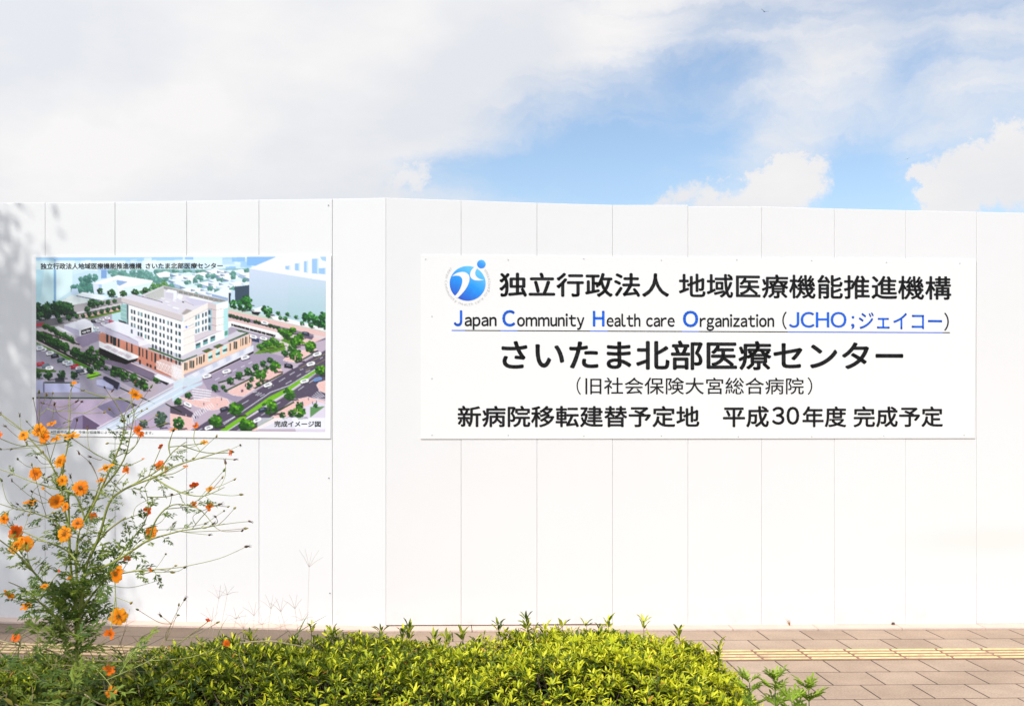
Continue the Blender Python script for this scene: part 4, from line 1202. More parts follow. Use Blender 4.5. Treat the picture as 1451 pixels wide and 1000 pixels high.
# long front
poly(V2, [(415, 395), (1400, 690), (1400, 1300), (820, 1100), (430, 760)], (248, 245, 250))
poly(V2, [(395, 390), (425, 400), (425, 750), (405, 740)], (92, 100, 108)); poly(V2, [(288, 390), (395, 390), (405, 740), (285, 640)], (150, 186, 182), .9)
for y in (450, 520, 600): line(V2, (288, y), (400, y + 30), .6, (196, 220, 216))
poly(V2, [(245, 660), (380, 700), (410, 750), (260, 700)], (66, 66, 66))
poly(V2, [(196, 690), (240, 690), (690, 830), (690, 960), (460, 960), (196, 830)], (236, 230, 238))
for xi, x in enumerate((470, 590, 715, 845, 980, 1115, 1260)):
    for row in range(6):
        if row == 3 and xi == 0: pass
        if row == 4 and xi < 2 or row == 5 and xi < 4 or row == 4 and xi == 2: continue
        for q in range(2):
            if row == 3 and xi == 0 and q == 1: continue
            X, Y = x + q * (50 + xi * 2), 475 + (x + q * 50 - 470) * .318 + row * (118 + xi * 2)
            lt = (prnd.random() < .18)
            poly(V2, [(X, Y), (X + 30, Y + 9), (X + 30, Y + 78), (X, Y + 69)], (150, 180, 184) if lt else (58, 84, 92))
            poly(V2, [(X + 22, Y + 7), (X + 32, Y + 9), (X + 32, Y + 78), (X + 22, Y + 75)], (36, 40, 48))
for x in (555, 815, 1080): line(V2, (x, 440 + (x - 470) * .3), (x, 830 + (x - 470) * .4), .25, (222, 216, 224))
poly(V2, [(298, 262), (868, 420), (1380, 572), (1380, 694), (298, 350)], (214, 199, 199))
line(V2, (298, 350), (1380, 694), .5, (120, 104, 108)); line(V2, (298, 262), (1380, 574), .4, (240, 232, 234))
# short front
poly(V3, [(130, 690), (165, 690), (165, 1290), (130, 1270)], (250, 246, 250))
poly(V3, [(150, 580), (165, 575), (360, 500), (360, 1190), (170, 1280), (150, 1270)], (247, 234, 228))
poly(V3, [(360, 510), (590, 462), (590, 870), (360, 960)], (251, 249, 250))
poly(V3, [(165, 580), (585, 360), (590, 462), (165, 695)], (246, 231, 225))
line(V3, (165, 695), (590, 468), .4, (170, 150, 150)); line(V3, (165, 580), (590, 362), .4, (252, 246, 244))
for y in (865, 1005, 1130): line(V3, (150, y), (362, y - 85), .35, (196, 176, 172))
poly(V3, [(585, 360), (735, 390), (735, 885), (590, 870)], (218, 198, 198)); poly(V3, [(590, 470), (655, 480), (650, 880), (590, 868)], (170, 196, 206))
for y in (490, 630, 765): poly(V3, [(595, y), (628, y + 4), (628, y + 80), (595, y + 74)], (70, 88, 100)); poly(V3, [(590, y + 96), (650, y + 106), (650, y + 122), (590, y + 112)], (236, 232, 238))
poly(V3, [(730, 388), (942, 330), (945, 450), (860, 475), (860, 880), (730, 905)], (251, 240, 234))
poly(V3, [(860, 478), (945, 450), (945, 960), (860, 990)], (186, 224, 224))
for y in range(500, 980, 44): line(V3, (860, y + 10), (945, y - 16), .3, (226, 242, 242))
poly(V3, [(875, 870), (935, 850), (935, 930), (875, 950)], (96, 160, 140))
for y in (492, 645, 770): line(V3, (600, y - 30), (732, y), .35, (120, 100, 104)); line(V3, (732, y), (860, y - 30), .35, (170, 150, 150))
for x, y in ((365, 592), (412, 574), (484, 552), (535, 532)):
    for row in range(3):
        Y = y + row * 122 + 0
        poly(V3, [(x, Y), (x + 28, Y - 10), (x + 28, Y + 62), (x, Y + 72)], (120, 152, 162) if x < 450 else (66, 94, 104))
blob(*V3.one(208, 790), 1.5, 1.6, (96, 126, 232)); line(V3, (240, 785), (340, 735), .9, (190, 190, 200), .8)
poly(V6, [(345, 200), (600, 75), (880, -30), (880, 118), (360, 318)], (252, 248, 248))
for x, y in ((372, 215), (502, 150), (632, 92)): poly(V6, [(x, y), (x + 84, y - 32), (x + 84, y + 56), (x, y + 92)], (120, 170, 172)); poly(V6, [(x, y + 2), (x + 84, y - 30), (x + 84, y + 10), (x + 10, y + 40)], (70, 92, 96))
poly(V6, [(345, 60), (560, -20), (860, -20), (600, 60), (360, 170)], (220, 204, 210))
for k in range(30):
    x, y = prnd.uniform(300, 860), prnd.uniform(60, 330)
    if y < 360 - (x - 250) * .42: continue
    ptree(VD, x, y + 70, prnd.uniform(14, 22), 0, ((24, 52, 32), (60, 110, 46), (120, 176, 76)))
# --- trees and traffic of the avenue
for x, y, r in ((525, 510, 40), (600, 520, 52), (640, 480, 48), (660, 535, 34), (815, 565, 50), (830, 610, 24), (915, 590, 20), (1000, 600, 20), (980, 640, 24), (935, 632, 18), (1075, 625, 18), (1185, 625, 55), (1270, 660, 55), (1322, 625, 50), (1205, 700, 24), (1125, 680, 20), (1320, 700, 36)): ptree(VB, x, y, r, 0, ((22, 60, 34), (60, 130, 60), (140, 196, 96)))
for x, y, r in ((1000, 780, 48), (1090, 830, 50), (960, 760, 36), (1045, 745, 34), (1120, 790, 30), (930, 745, 22), (1200, 885, 52), (820, 860, 46), (870, 830, 28), (760, 890, 32), (905, 860, 32), (1040, 900, 44), (1060, 860, 40)): ptree(VB, x, y, r, 0, GREEN)
for x, y, r in ((120, 440, 34), (30, 500, 36), (360, 375, 34), (495, 312, 34), (570, 265, 38), (650, 228, 36), (720, 190, 34), (785, 160, 30), (845, 125, 28), (975, 66, 34), (1110, 530, 36), (960, 620, 30), (1035, 600, 34), (1245, 530, 22)): ptree(VD, x, y, r, 0, ((24, 52, 32), (60, 110, 46), (120, 176, 76)))
for x, y, r in ((760, 258, 55), (890, 185, 52), (1075, 88, 58), (1200, 14, 46), (545, 560, 68), (365, 672, 62), (645, 705, 70), (845, 545, 70), (1020, 430, 56), (1290, 218, 52), (1100, 592, 58)): ptree(VD, x, y, r, 0, GREEN)
ptree(VD, 35, 690, 56, 0, ((24, 60, 30), (60, 120, 50), (130, 180, 80)))
for x, y, c, a in ((288, 268, W, -.25), (462, 225, W, -.25), (626, 102, W, -.3), (828, 345, W, -.3), (1010, 175, (36, 34, 42), .15), (1205, 158, W, -.25), (1260, 72, W, -.25), (1150, 312, W, -.25), (1265, 296, (120, 150, 200), -.25), (735, 660, W, -.45), (305, 728, W, -.3), (118, 522, W, .45), (780, 565, (60, 70, 90), -.3), (440, 560, (60, 60, 76), -.3)): car(VD, x, y, 76, a, c)
for x, y, c in ((800, 675, W), (1160, 770, (60, 66, 84)), (720, 825, (56, 70, 110)), (700, 800, W), (790, 815, W)): car(VB, x, y, 66, .2, c)
for k in range(26):
    x, y = prnd.choice(((600, 390), (640, 340), (680, 355), (255, 510), (385, 515), (410, 465), (170, 480), (1140, 495), (1175, 470), (1215, 500), (1245, 490), (95, 610), (120, 650), (195, 620), (255, 570), (1320, 375)))
    x += prnd.uniform(-14, 14); y += prnd.uniform(-8, 8)
    poly(VD, [(x, y), (x + 7, y), (x + 7, y + 22), (x, y + 22)], prnd.choice(((60, 50, 60), (120, 60, 60), (70, 80, 120), (210, 200, 206))))
# caption bands
poly(VA, [(68, 128), (1450, 128), (1450, 212), (68, 212)], (246, 248, 252), .55)
poly(VB, [(0, 110), (425, 118), (425, 206), (0, 206)], (246, 248, 252), .35)
poly(VD, [(738, 642), (1335, 642), (1335, 742), (738, 742)], (248, 246, 250), .62)
IMG += prng.normal(0, .008, IMG.shape[:2])[..., None].astype(np.float32)
IMG = (((IMG - .5) * 1.16 + .49) * np.array((.965, 1.0, 1.0), np.float32)).clip(0, 1)
# soften slightly, as a print seen from the street is, then bring it down to the mesh of the sheet
K = np.pad(IMG, ((1, 1), (1, 1), (0, 0)), mode='edge')
IMG = (K[1:-1, 1:-1] * 4 + (K[:-2, 1:-1] + K[2:, 1:-1] + K[1:-1, :-2] + K[1:-1, 2:]) * 1.0) / 8
GW, GH = 470, 284
BO = WL.hit(45, 618)
board = empty('picture_board', BO)
tag(board, 'white board printed with an aerial view of a hospital, fixed to the left fence', 'picture board')
V, Fs = slab_quad(WL, ((45, 363), (469.3, 362), (468.4, 621), (45, 617.5)), 0.002, 0.008)
M_BOARD2 = plain('white_picture_sheet', (0.82, 0.82, 0.80), 0.35, 0.012, 3.0, 0.4)
link('board', mesh_np('board', V, Fs, None, BO), M_BOARD2, board)
PT = 0.0088
tl, tr, br, bl = [WL.hit(*p, PT) for p in ((51, 365), (461.8, 363.4), (460.8, 611.6), (51.3, 607.4))]
s_, t_ = np.meshgrid(np.linspace(0, 1, GW), np.linspace(0, 1, GH))
def lerp3(a, b, t): return np.array(a)[None, None] * (1 - t[..., None]) + np.array(b)[None, None] * t[..., None]
pv = lerp3(tl, tr, s_) * (1 - t_[..., None]) + lerp3(bl, br, s_) * t_[..., None]
fx = 51 + s_ * 410.3
fy = (365 - 1.6 * s_) * (1 - t_) + (607.4 + 4.2 * s_) * t_
ix, iy = ((fx - PX0) * PS - .5).clip(0, PW - 1.01), ((fy - PY0) * PS - .5).clip(0, PH - 1.01)
i0, j0 = ix.astype(int), iy.astype(int)
u_, v_ = (ix - i0)[..., None], (iy - j0)[..., None]
pc = (IMG[j0, i0] * (1 - u_) + IMG[j0, i0 + 1] * u_) * (1 - v_) + (IMG[j0 + 1, i0] * (1 - u_) + IMG[j0 + 1, i0 + 1] * u_) * v_
pc = np.where(pc <= .04045, pc / 12.92, ((pc + .055) / 1.055) ** 2.4) * 0.84
idx = np.arange(GW * GH).reshape(GH, GW)
qf = np.stack([idx[:-1, :-1], idx[1:, :-1], idx[1:, 1:], idx[:-1, 1:]], -1).reshape(-1, 4)
def print_mat():
    m, nt, N, L, b = nmat('printed_ink')
    a = N.new('ShaderNodeAttribute'); a.attribute_name = 'col'
    L.new(a.outputs['Color'], b.inputs['Base Color'])
    b.inputs['Roughness'].default_value = 0.4; b.inputs['Specular IOR Level'].default_value = 0.35
    return m
link('printed_picture', mesh_np('printed_picture', pv.reshape(-1, 3), qf, pc.reshape(-1, 3), BO), print_mat(), board)
M_CAP = plain('caption_ink', (0.05, 0.055, 0.06), 0.5, 0.1, 20, 0.3)
CT = PT + 0.0008
text_obj('caption', WL, '独立行政法人地域医療機能推進機構', B4(57.4, 200.7, 373, 381.6, 372.6, 381.2), M_CAP, board, BO, CT, 0.028, 0.012)
text_obj('caption', WL, 'さいたま北部医療センター', B4(206.3, 315.8, 372.6, 381, 372.4, 380.6), M_CAP, board, BO, CT, 0.028, 0.012)
text_obj('caption', WL, '完成イメージ図', B4(388.7, 454.5, 596, 604.6, 596.2, 604.8), M_CAP, board, BO, CT, 0.028, 0.012)
text_obj('caption', WL, '※計画中のため、今後の協議等により変更することがあります。', B4(72, 217, 609.4, 613.6, 611, 615.2), M_CAP, board, BO, CT, 0.0, 0.01)
# ------------------------------------------------------------------ plants
# leaf templates: a folded blade along +x, 7 points, 6 faces
def leaf_np(P, D, Nn, L, Wd, col, fold=0.16, droop=0.12, tipcol=None):
    """many leaves at once. P,D,Nn (n,3) foot, direction, upper side; L,Wd (n,); col (n,3)"""
    n = len(P)
    D = D / np.linalg.norm(D, axis=1, keepdims=True)
    S = np.cross(Nn, D); S /= np.maximum(1e-9, np.linalg.norm(S, axis=1, keepdims=True))
    N2 = np.cross(D, S)
    tpl = np.array([(0, 0, 0), (.38, .5, .5), (.38, -.5, .5), (.74, .34, .3), (.74, -.34, .3), (1, 0, -1), (.5, 0, -.15)])
    x = tpl[:, 0][None, :, None]; y = tpl[:, 1][None, :, None]; z = tpl[:, 2][None, :, None]
    zz = np.where(z > 0, z * fold * Wd[:, None, None] * 2, z * droop * L[:, None, None])
    V = P[:, None] + D[:, None] * x * L[:, None, None] + S[:, None] * y * Wd[:, None, None] + N2[:, None] * zz
    f = np.array([(0, 6, 1), (0, 2, 6), (1, 6, 3), (2, 4, 6), (3, 6, 5), (4, 5, 6)])
    Fs = (f[None] + (np.arange(n) * 7)[:, None, None]).reshape(-1, 3)
    C = np.repeat(col[:, None], 7, axis=1)
    if tipcol is not None: C[:, 5] = tipcol
    return V.reshape(-1, 3), Fs, C.reshape(-1, 3)

class LeafSet:
    def __init__(s): s.P, s.D, s.N, s.L, s.W, s.C = [], [], [], [], [], []
    def add(s, p, d, n, l, w, c):
        s.P.append(p); s.D.append(d); s.N.append(n); s.L.append(l); s.W.append(w); s.C.append(c)
    def mesh(s, name, origin, **k):
        V, Fs, C = leaf_np(np.array(s.P, float), np.array(s.D, float), np.array(s.N, float), np.array(s.L, float), np.array(s.W, float), np.array(s.C, float), **k)
        return mesh_np(name, V, Fs, C, origin)

M_LEAF = attr_mat('hedge_leaf', 0.40, 0.34, 0.25)
M_HERB = attr_mat('herb_leaf', 0.5, 0.35, 0.3)
M_STEM = attr_mat('plant_stem', 0.55, 0.0, 0.3)
M_PETAL = attr_mat('petal', 0.55, 0.40, 0.25)
M_DRY = attr_mat('dry_grass_blade', 0.7, 0.25, 0.2)
M_TWIG = plain('hedge_twig', (0.075, 0.05, 0.032), 0.85, 0.3, 30)

def interp(x, xs, ys): return float(np.interp(x, xs, ys))
# ---- the clipped hedge -------------------------------------------------------
HX = [-200, -50, 100, 170, 250, 330, 400, 470, 520, 560, 600, 640, 690, 740, 800, 860, 910, 950, 985, 1010, 1030, 1042, 1052]
HYp = [934, 934, 934, 931, 923, 913, 906, 905, 903, 905, 911, 911, 905, 901, 896, 894, 896, 907, 922, 938, 958, 985, 1015]
YB, YF = 4.62, 3.86                    # back and front of the hedge
def hedge_top(X):
    px = CX + X * F / YB
    return EYE - (interp(px, HX, HYp) - HY) * YB / F
X0H, X1H = -4.2, (1050 - CX) * YB / F
HO = Vector((-0.6, 4.2, 0.0))
hedge = empty('hedge', HO)
tag(hedge, 'low clipped hedge with yellow green leaves in front of the paved path', 'hedge')
ls = LeafSet()
def gold(px):
    """share of yellow young leaves along the hedge"""
    return interp(px, [-100, 150, 260, 420, 600, 760, 900, 1050], [0.06, 0.08, 0.32, 0.38, 0.54, 0.78, 0.95, 0.98])
def leaf_col(g, depth=0.0):
    if rng.random() < g * (1 - depth):
        k = rng.random()
        a, b = np.array((0.52, 0.60, 0.022)), np.array((0.95, 0.88, 0.050))
        c = a + (b - a) * k
    else:
        k = rng.random()
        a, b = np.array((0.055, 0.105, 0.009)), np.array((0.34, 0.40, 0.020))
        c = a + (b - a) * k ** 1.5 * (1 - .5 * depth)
    if rng.random() < .010: c = np.array((0.60, 0.30, 0.05))
    return c * rng.uniform(.85, 1.12)
def whorl(p, axis, n, l, g, depth=0.0, spread=(0.5, 1.15)):
    axis = axis / np.linalg.norm(axis)
    a = np.cross(axis, (0.3, 0.9, 0.1)); a /= np.linalg.norm(a)
    b = np.cross(axis, a)
    ph = rng.random() * 6.28
    gg = g if rng.random() < .75 else g * .3
    for k in range(n):
        an = ph + 6.283 * k / n + rng.normal(0, .25)
        rad = a * math.cos(an) + b * math.sin(an)
        th = rng.uniform(*spread)
        d = axis * math.cos(th) + rad * math.sin(th)
        nn = axis * math.sin(th) - rad * math.cos(th)
        nn = -nn if np.dot(nn, axis) < 0 else nn
        ll = l * rng.uniform(.7, 1.15)
        ls.add(p + rad * .003 - axis * rng.uniform(0, .012), d, nn, ll, ll * rng.uniform(.22, .34), leaf_col(gg, depth))
def clump_noise(x, y):
    return (math.sin(x * 9.1 + 1.3 * math.sin(y * 7)) + math.sin(x * 17.3 + y * 13.7 + 2) * .6 + math.sin(y * 21 - x * 5) * .5) / 2.1
twigs = MB()
def shoot(p, nrm, px, bump):
    ax = nrm * .7 + np.array((0, 0, .55)) + rng.normal(0, .34, 3)
    g = gold(px)
    l = rng.uniform(.023, .036)
    whorl(p, ax, rng.integers(5, 8), l, g)
    axn = ax / np.linalg.norm(ax)
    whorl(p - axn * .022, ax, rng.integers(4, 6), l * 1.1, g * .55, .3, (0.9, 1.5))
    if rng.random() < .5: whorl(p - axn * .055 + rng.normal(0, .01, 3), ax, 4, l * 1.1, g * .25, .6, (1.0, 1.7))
    twigs.tube([p, p - axn * .09, p - axn * .16 - np.array((0, 0, .05))], .0014, .0026, 3)
# top sheet
for _ in range(6600):
    X = rng.uniform(X0H, X1H); Y = rng.uniform(YF, YB)
    px = CX + X * F / Y
    if px < -120: continue
    if X > 0.05 or rng.random() < .92:
        q = (Y - YF) / (YB - YF)
        edge = min(1.0, q / .22) ** .5 if q < .22 else (1.0 if q < .85 else 1 - (q - .85) * .5)
        z = hedge_top(X) - (1 - edge) * .13 + clump_noise(X, Y) * .03 + rng.normal(0, .012) + (abs(rng.normal(0, .022)) if rng.random() < .06 else 0)
        ndir = np.array((0.25 if px > 960 else 0.0, -0.9 * (1 - edge) - .15, 1.0))
        shoot(np.array((X, Y, z)), ndir / np.linalg.norm(ndir), px, 0)
# front face
for _ in range(3000):
    X = rng.uniform(X0H, X1H); t = rng.random() ** 1.3
    px = CX + X * F / YF
    if px < -120: continue
    ht = hedge_top(X * YB / YF if X * YB / YF < X1H else X1H)
    ht = hedge_top(min(X1H, X)) - .1
    z = ht * (1 - t * .8)
    if z < .04: continue
    Y = YF + .02 * math.sin(X * 11) + clump_noise(X, z * 2) * .05 + rng.normal(0, .02)
    shoot(np.array((X, Y, z)), np.array((0, -1.0, .25)), px, 0)
# right-hand end
for _ in range(850):
    Y = rng.uniform(YF, YB); z = rng.uniform(.05, .5)
    xe = X1H * Y / YB * .985
    # outline of the end as the height profile gives it
    lo, hi = .2, X1H
    for _k in range(18):
        mid = (lo + hi) / 2
        if hedge_top(mid) > z: lo = mid
        else: hi = mid
    X = lo - (YB - Y) * .12 + clump_noise(Y * 2, z * 3) * .03 + rng.normal(0, .012)
    shoot(np.array((X, Y, z)), np.array((1.0, -.2, .35)), 1000, 0)
# long shoots standing above the clipped top
for px, py, yy, n in ((745, 874, 4.5, 3), (706, 884, 4.55, 2), (580, 888, 4.5, 3), (571, 893, 4.5, 2), (442, 886, 4.5, 2), (470, 892, 4.55, 2), (862, 879, 4.5, 2), (912, 880, 4.5, 2), (797, 886, 4.5, 1),
                      (962, 893, 4.5, 2), (1019, 912, 4.3, 3), (615, 903, 4.6, 2), (632, 902, 4.6, 2), (330, 905, 4.5, 2), (355, 898, 4.5, 2), (830, 884, 4.5, 1), (772, 890, 4.5, 1), (655, 897, 4.55, 2), (540, 893, 4.5, 2)):
    tip = np.array(at(px, py, yy)); foot = tip + np.array((rng.normal(0, .01), .02, -.14))
    twigs.tube([foot, (tip + foot) / 2 + rng.normal(0, .004, 3), tip], .0018, .0012, 4)
    for k in range(n):
        whorl(tip - (tip - foot) * (k * .16), np.array((rng.normal(0, .15), -.1, 1.0)), 5, .042, gold(px) * .6, 0, (0.35, 0.95))
# inner leaves and twigs seen through the gaps
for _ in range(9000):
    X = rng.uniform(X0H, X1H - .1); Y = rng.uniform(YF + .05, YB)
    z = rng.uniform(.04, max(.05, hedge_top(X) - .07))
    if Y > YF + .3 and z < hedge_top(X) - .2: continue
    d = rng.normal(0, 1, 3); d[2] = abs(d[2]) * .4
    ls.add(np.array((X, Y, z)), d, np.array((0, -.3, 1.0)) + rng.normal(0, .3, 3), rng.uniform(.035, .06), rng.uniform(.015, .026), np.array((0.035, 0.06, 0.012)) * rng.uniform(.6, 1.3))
for _ in range(380):
    X = rng.uniform(X0H, X1H - .15); Y = rng.uniform(YF + .1, YB - .05)
    h = hedge_top(X) - .05
    p0 = np.array((X + rng.normal(0, .1), Y, 0)); p1 = np.array((X, Y, h * .5)) + rng.normal(0, .03, 3); p2 = np.array((X + rng.normal(0, .1), Y + rng.normal(0, .06), h))
    twigs.tube([p0, p1, p2], .006, .002, 4)
# solid dark core added inside the hedge, standing in for twigs and shade
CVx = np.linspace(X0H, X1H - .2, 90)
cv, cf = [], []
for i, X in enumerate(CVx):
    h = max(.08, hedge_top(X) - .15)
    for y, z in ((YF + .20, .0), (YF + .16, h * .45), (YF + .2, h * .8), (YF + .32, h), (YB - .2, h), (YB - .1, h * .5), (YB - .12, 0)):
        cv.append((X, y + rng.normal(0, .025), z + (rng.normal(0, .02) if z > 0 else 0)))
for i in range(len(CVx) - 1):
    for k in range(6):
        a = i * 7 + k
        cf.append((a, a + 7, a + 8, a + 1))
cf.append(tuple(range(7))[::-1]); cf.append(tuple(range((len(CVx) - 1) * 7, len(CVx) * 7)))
link('dark_core', mesh_np('dark_core', cv, cf, None, HO), plain('hedge_core_dark', (0.035, 0.035, 0.016), 0.95, 0.6, 40), hedge)
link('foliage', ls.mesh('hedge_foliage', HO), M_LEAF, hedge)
link('branches', mesh_np('hedge_branches', twigs.v, twigs.f, None, HO), M_TWIG, hedge)

# ---- the orange cosmos -------------------------------------------------------
CY = 3.78
def cp(px, py, dy=0.0): return at(px, py, CY + dy)
CO = at(107, 985, CY); CO.z = 0.0
cosmos = empty('cosmos_plant', CO)
tag(cosmos, 'tall bushy cosmos with orange flowers growing out of the hedge before the picture board', 'flowering plant')
st = MB()
GST, GLT, RED = (0.30, 0.34, 0.07), (0.34, 0.33, 0.11), (0.30, 0.13, 0.08)
def smooth(pts, n=6):
    P = [Vector(p) for p in pts]
    if len(P) < 3: return P
    out = []
    for i in range(len(P) - 1):
        a, b, c, d = P[max(0, i - 1)], P[i], P[i + 1], P[min(len(P) - 1, i + 2)]
        for k in range(n):
            t = k / n
            out.append(0.5 * ((2 * b) + (c - a) * t + (2 * a - 5 * b + 4 * c - d) * t * t + (3 * b - a - 3 * c + d) * t ** 3))
    out.append(P[-1])
    return out
# main branches, as photo pixels with a depth offset
BR = [
    ([(107, 1075), (109, 985), (109, 916), (112, 877), (116, 840), (120, 812), (129, 784), (143, 762), (157, 748), (178, 733)], 0.24, -0.10, .0075),
    ([(108, 905), (107, 860), (109, 838), (108, 787), (112, 754), (120, 734), (132, 712), (140, 690), (147, 672)], 0.15, 0.12, .006),
    ([(109, 880), (100, 800), (98, 740), (97, 715), (95, 695), (80, 672), (68, 650), (50, 630), (32, 610), (6, 590), (-14, 578)], 0.15, 0.10, .005),
    ([(130, 784), (142, 755), (155, 712), (178, 692), (218, 676), (251, 659), (290, 647), (325, 636)], -0.02, -0.28, .005),
    ([(119, 815), (140, 806), (165, 794), (190, 778), (211, 765), (240, 756), (261, 751), (290, 747), (318, 742)], 0.0, -0.2, .005),
    ([(112, 868), (125, 850), (145, 826), (160, 815), (198, 808), (230, 806), (258, 803)], 0.15, -0.22, .0045),
    ([(110, 880), (92, 862), (66, 831), (52, 815), (40, 801), (22, 782), (0, 765), (-20, 750)], 0.15, -0.15, .005),
    ([(109, 905), (86, 880), (62, 858), (44, 842), (30, 832), (12, 824)], 0.15, -0.2, .004),
    ([(98, 750), (88, 700), (90, 660), (97, 625), (99, 590), (99, 563), (103, 545)], 0.05, 0.1, .004),
    ([(120, 740), (140, 700), (160, 655), (172, 625), (176, 600), (172, 587), (162, 566)], 0.05, 0.0, .004),
    ([(147, 690), (165, 668), (178, 645), (185, 615), (190, 585)], -0.05, -0.15, .0035),
    ([(120, 734), (105, 700), (70, 690), (40, 680), (10, 668), (-10, 662)], 0.1, 0.2, .0035),
    ([(100, 770), (80, 740), (50, 727), (20, 720), (-5, 712)], 0.0, -0.1, .0035),
    ([(112, 800), (95, 780), (60, 765), (30, 752), (0, 742)], 0.0, 0.15, .0035),
    ([(178, 692), (200, 680), (225, 665), (245, 640), (265, 625)], -0.1, -0.2, .003),
    ([(218, 676), (240, 690), (265, 700), (290, 702), (318, 690)], -0.15, -0.3, .003),
    ([(165, 794), (190, 760), (205, 740), (210, 715), (205, 690)], -0.05, -0.05, .003),
    ([(211, 765), (222, 735), (245, 715), (280, 720), (300, 740)], -0.1, -0.2, .003),
]
pts_all = []                              # growing points to hang twigs on
for path, d0, d1, r in BR:
    m = len(path)
    P = smooth([cp(x, y, d0 + (d1 - d0) * i / (m - 1)) for i, (x, y) in enumerate(path)], 5)
    st.tube(P, r, max(.0011, r * .3), 6, GST, GLT)
    for i, p in enumerate(P):
        pts_all.append((p, i / len(P), r))
PA = np.array([tuple(p) for p, _, _ in pts_all])
def pxy(p): return CX + p[0] * F / p[1], HY - (p[2] - EYE) * F / p[1]
def twig_to(tip, r=.0011, sag=.0, col=GLT):
    """a thin flower stalk from the nearest branch point lying lower and nearer the stem"""
    tip = Vector(tip)
    best, bd = None, 1e9
    for p, k, rr in pts_all:
        v = tip - p
        if v.length < .03: continue
        # prefer points from which the stalk rises
        pen = v.length + max(0, -v.z) * 1.4 + (0.06 if k < .3 else 0)
        if v.length < .1: pen += .1
        hv = Vector((v.x, 0, 0)); pen += .35 * max(0, -(v.x * (p.x - CO.x)) / (abs(p.x - CO.x) + .05))
        if pen < bd: bd, best = pen, p
    v = tip - best
    mid = best + v * .5 + Vector((random.gauss(0, .012), random.gauss(0, .012), -.05 * v.length + random.gauss(0, .006)))
    P = smooth([best, mid, tip], 5)
    st.tube(P, r * 1.35, r, 4, GST, col)
    d = (P[-1] - P[-2]).normalized()
    if v.length > .1: pts_all.append((P[4], .6, r))
    return d
# flower heads
def petals_mesh(name, n, L, openness, col, colb, layers=2, ragged=0.0):
    mb_v, mb_f, mb_c = [], [], []
    for ly in range(layers):
        for k in range(n):
            if ragged and random.random() < ragged: continue
            an = 6.283 * (k + .5 * ly) / n + random.gauss(0, .08)
            tilt = openness + random.gauss(0, .12) - .18 * ly
            l = L * (1 - .15 * ly) * random.uniform(.88, 1.08)
            w = l * random.uniform(.5, .64)
            ca, sa = math.cos(an), math.sin(an)
            b = len(mb_v)
            rows = [(0.04, .10, 0), (.35, .42, .04), (.7, .56, .05), (.93, .46, .02), (1.0, .16, -.01)]
            for q, hw, up in rows:
                for s in (-1, 0, 1):
                    x, y = q * l, s * hw * w
                    z = up * l + (.03 * l if s else 0) - .10 * l * q * q
                    if q > .9: z += random.gauss(0, .02) * l; x += random.gauss(0, .03) * l
                    X, Z = x * math.cos(tilt) - z * math.sin(tilt), x * math.sin(tilt) + z * math.cos(tilt)
                    mb_v.append((X * ca - y * sa, X * sa + y * ca, Z))
                    t = q
                    mb_c.append(tuple(colb[i] + (col[i] - colb[i]) * min(1, t * 1.6) for i in range(3)))
            for i in range(len(rows) - 1):
                for s in (0, 1):
                    a = b + i * 3 + s
                    mb_f.append((a, a + 3, a + 4, a + 1))
    return mesh_np(name, mb_v, mb_f, np.array(mb_c), None, True)
def centre_mesh(name, r, col):
    mb = MB()
    for _ in range(22):
        a, q = random.random() * 6.28, math.sqrt(random.random()) * r
        mb.tube([(q * math.cos(a), q * math.sin(a), 0), (q * 1.15 * math.cos(a), q * 1.15 * math.sin(a), r * random.uniform(.8, 1.4))], r * .13, r * .09, 4, col if random.random() < .6 else (0.40, 0.17, 0.01))
    mb.tube([(0, 0, -r * 1.2), (0, 0, 0)], r * .35, r * .8, 7, (0.10, 0.16, 0.04))
    return mesh_np(name, mb.v, mb.f, mb.c)
OR = [((0.93, 0.31, 0.004), (0.88, 0.20, 0.003)), ((0.95, 0.38, 0.006), (0.90, 0.27, 0.004)), ((0.90, 0.19, 0.006), (0.80, 0.11, 0.004)), ((0.88, 0.11, 0.010), (0.72, 0.06, 0.008))]
OPEN = [petals_mesh('petals', random.choice((7, 8)), 1.0, random.uniform(.02, .30), *OR[k % 3 if k % 3 < 2 else (2 if k > 4 else 0)]) for k in range(8)]
EDGE = [petals_mesh('petals', 6, 1.0, .3, *OR[k % 2], layers=1) for k in range(3)]
REDF = [petals_mesh('petals', 6, 1.0, .55, *OR[2 + k % 2], layers=1, ragged=.25) for k in range(4)]
CEN = [centre_mesh('flower_centre', .24, (0.80, 0.36, 0.01)), centre_mesh('flower_centre', .24, (0.62, 0.26, 0.01))]
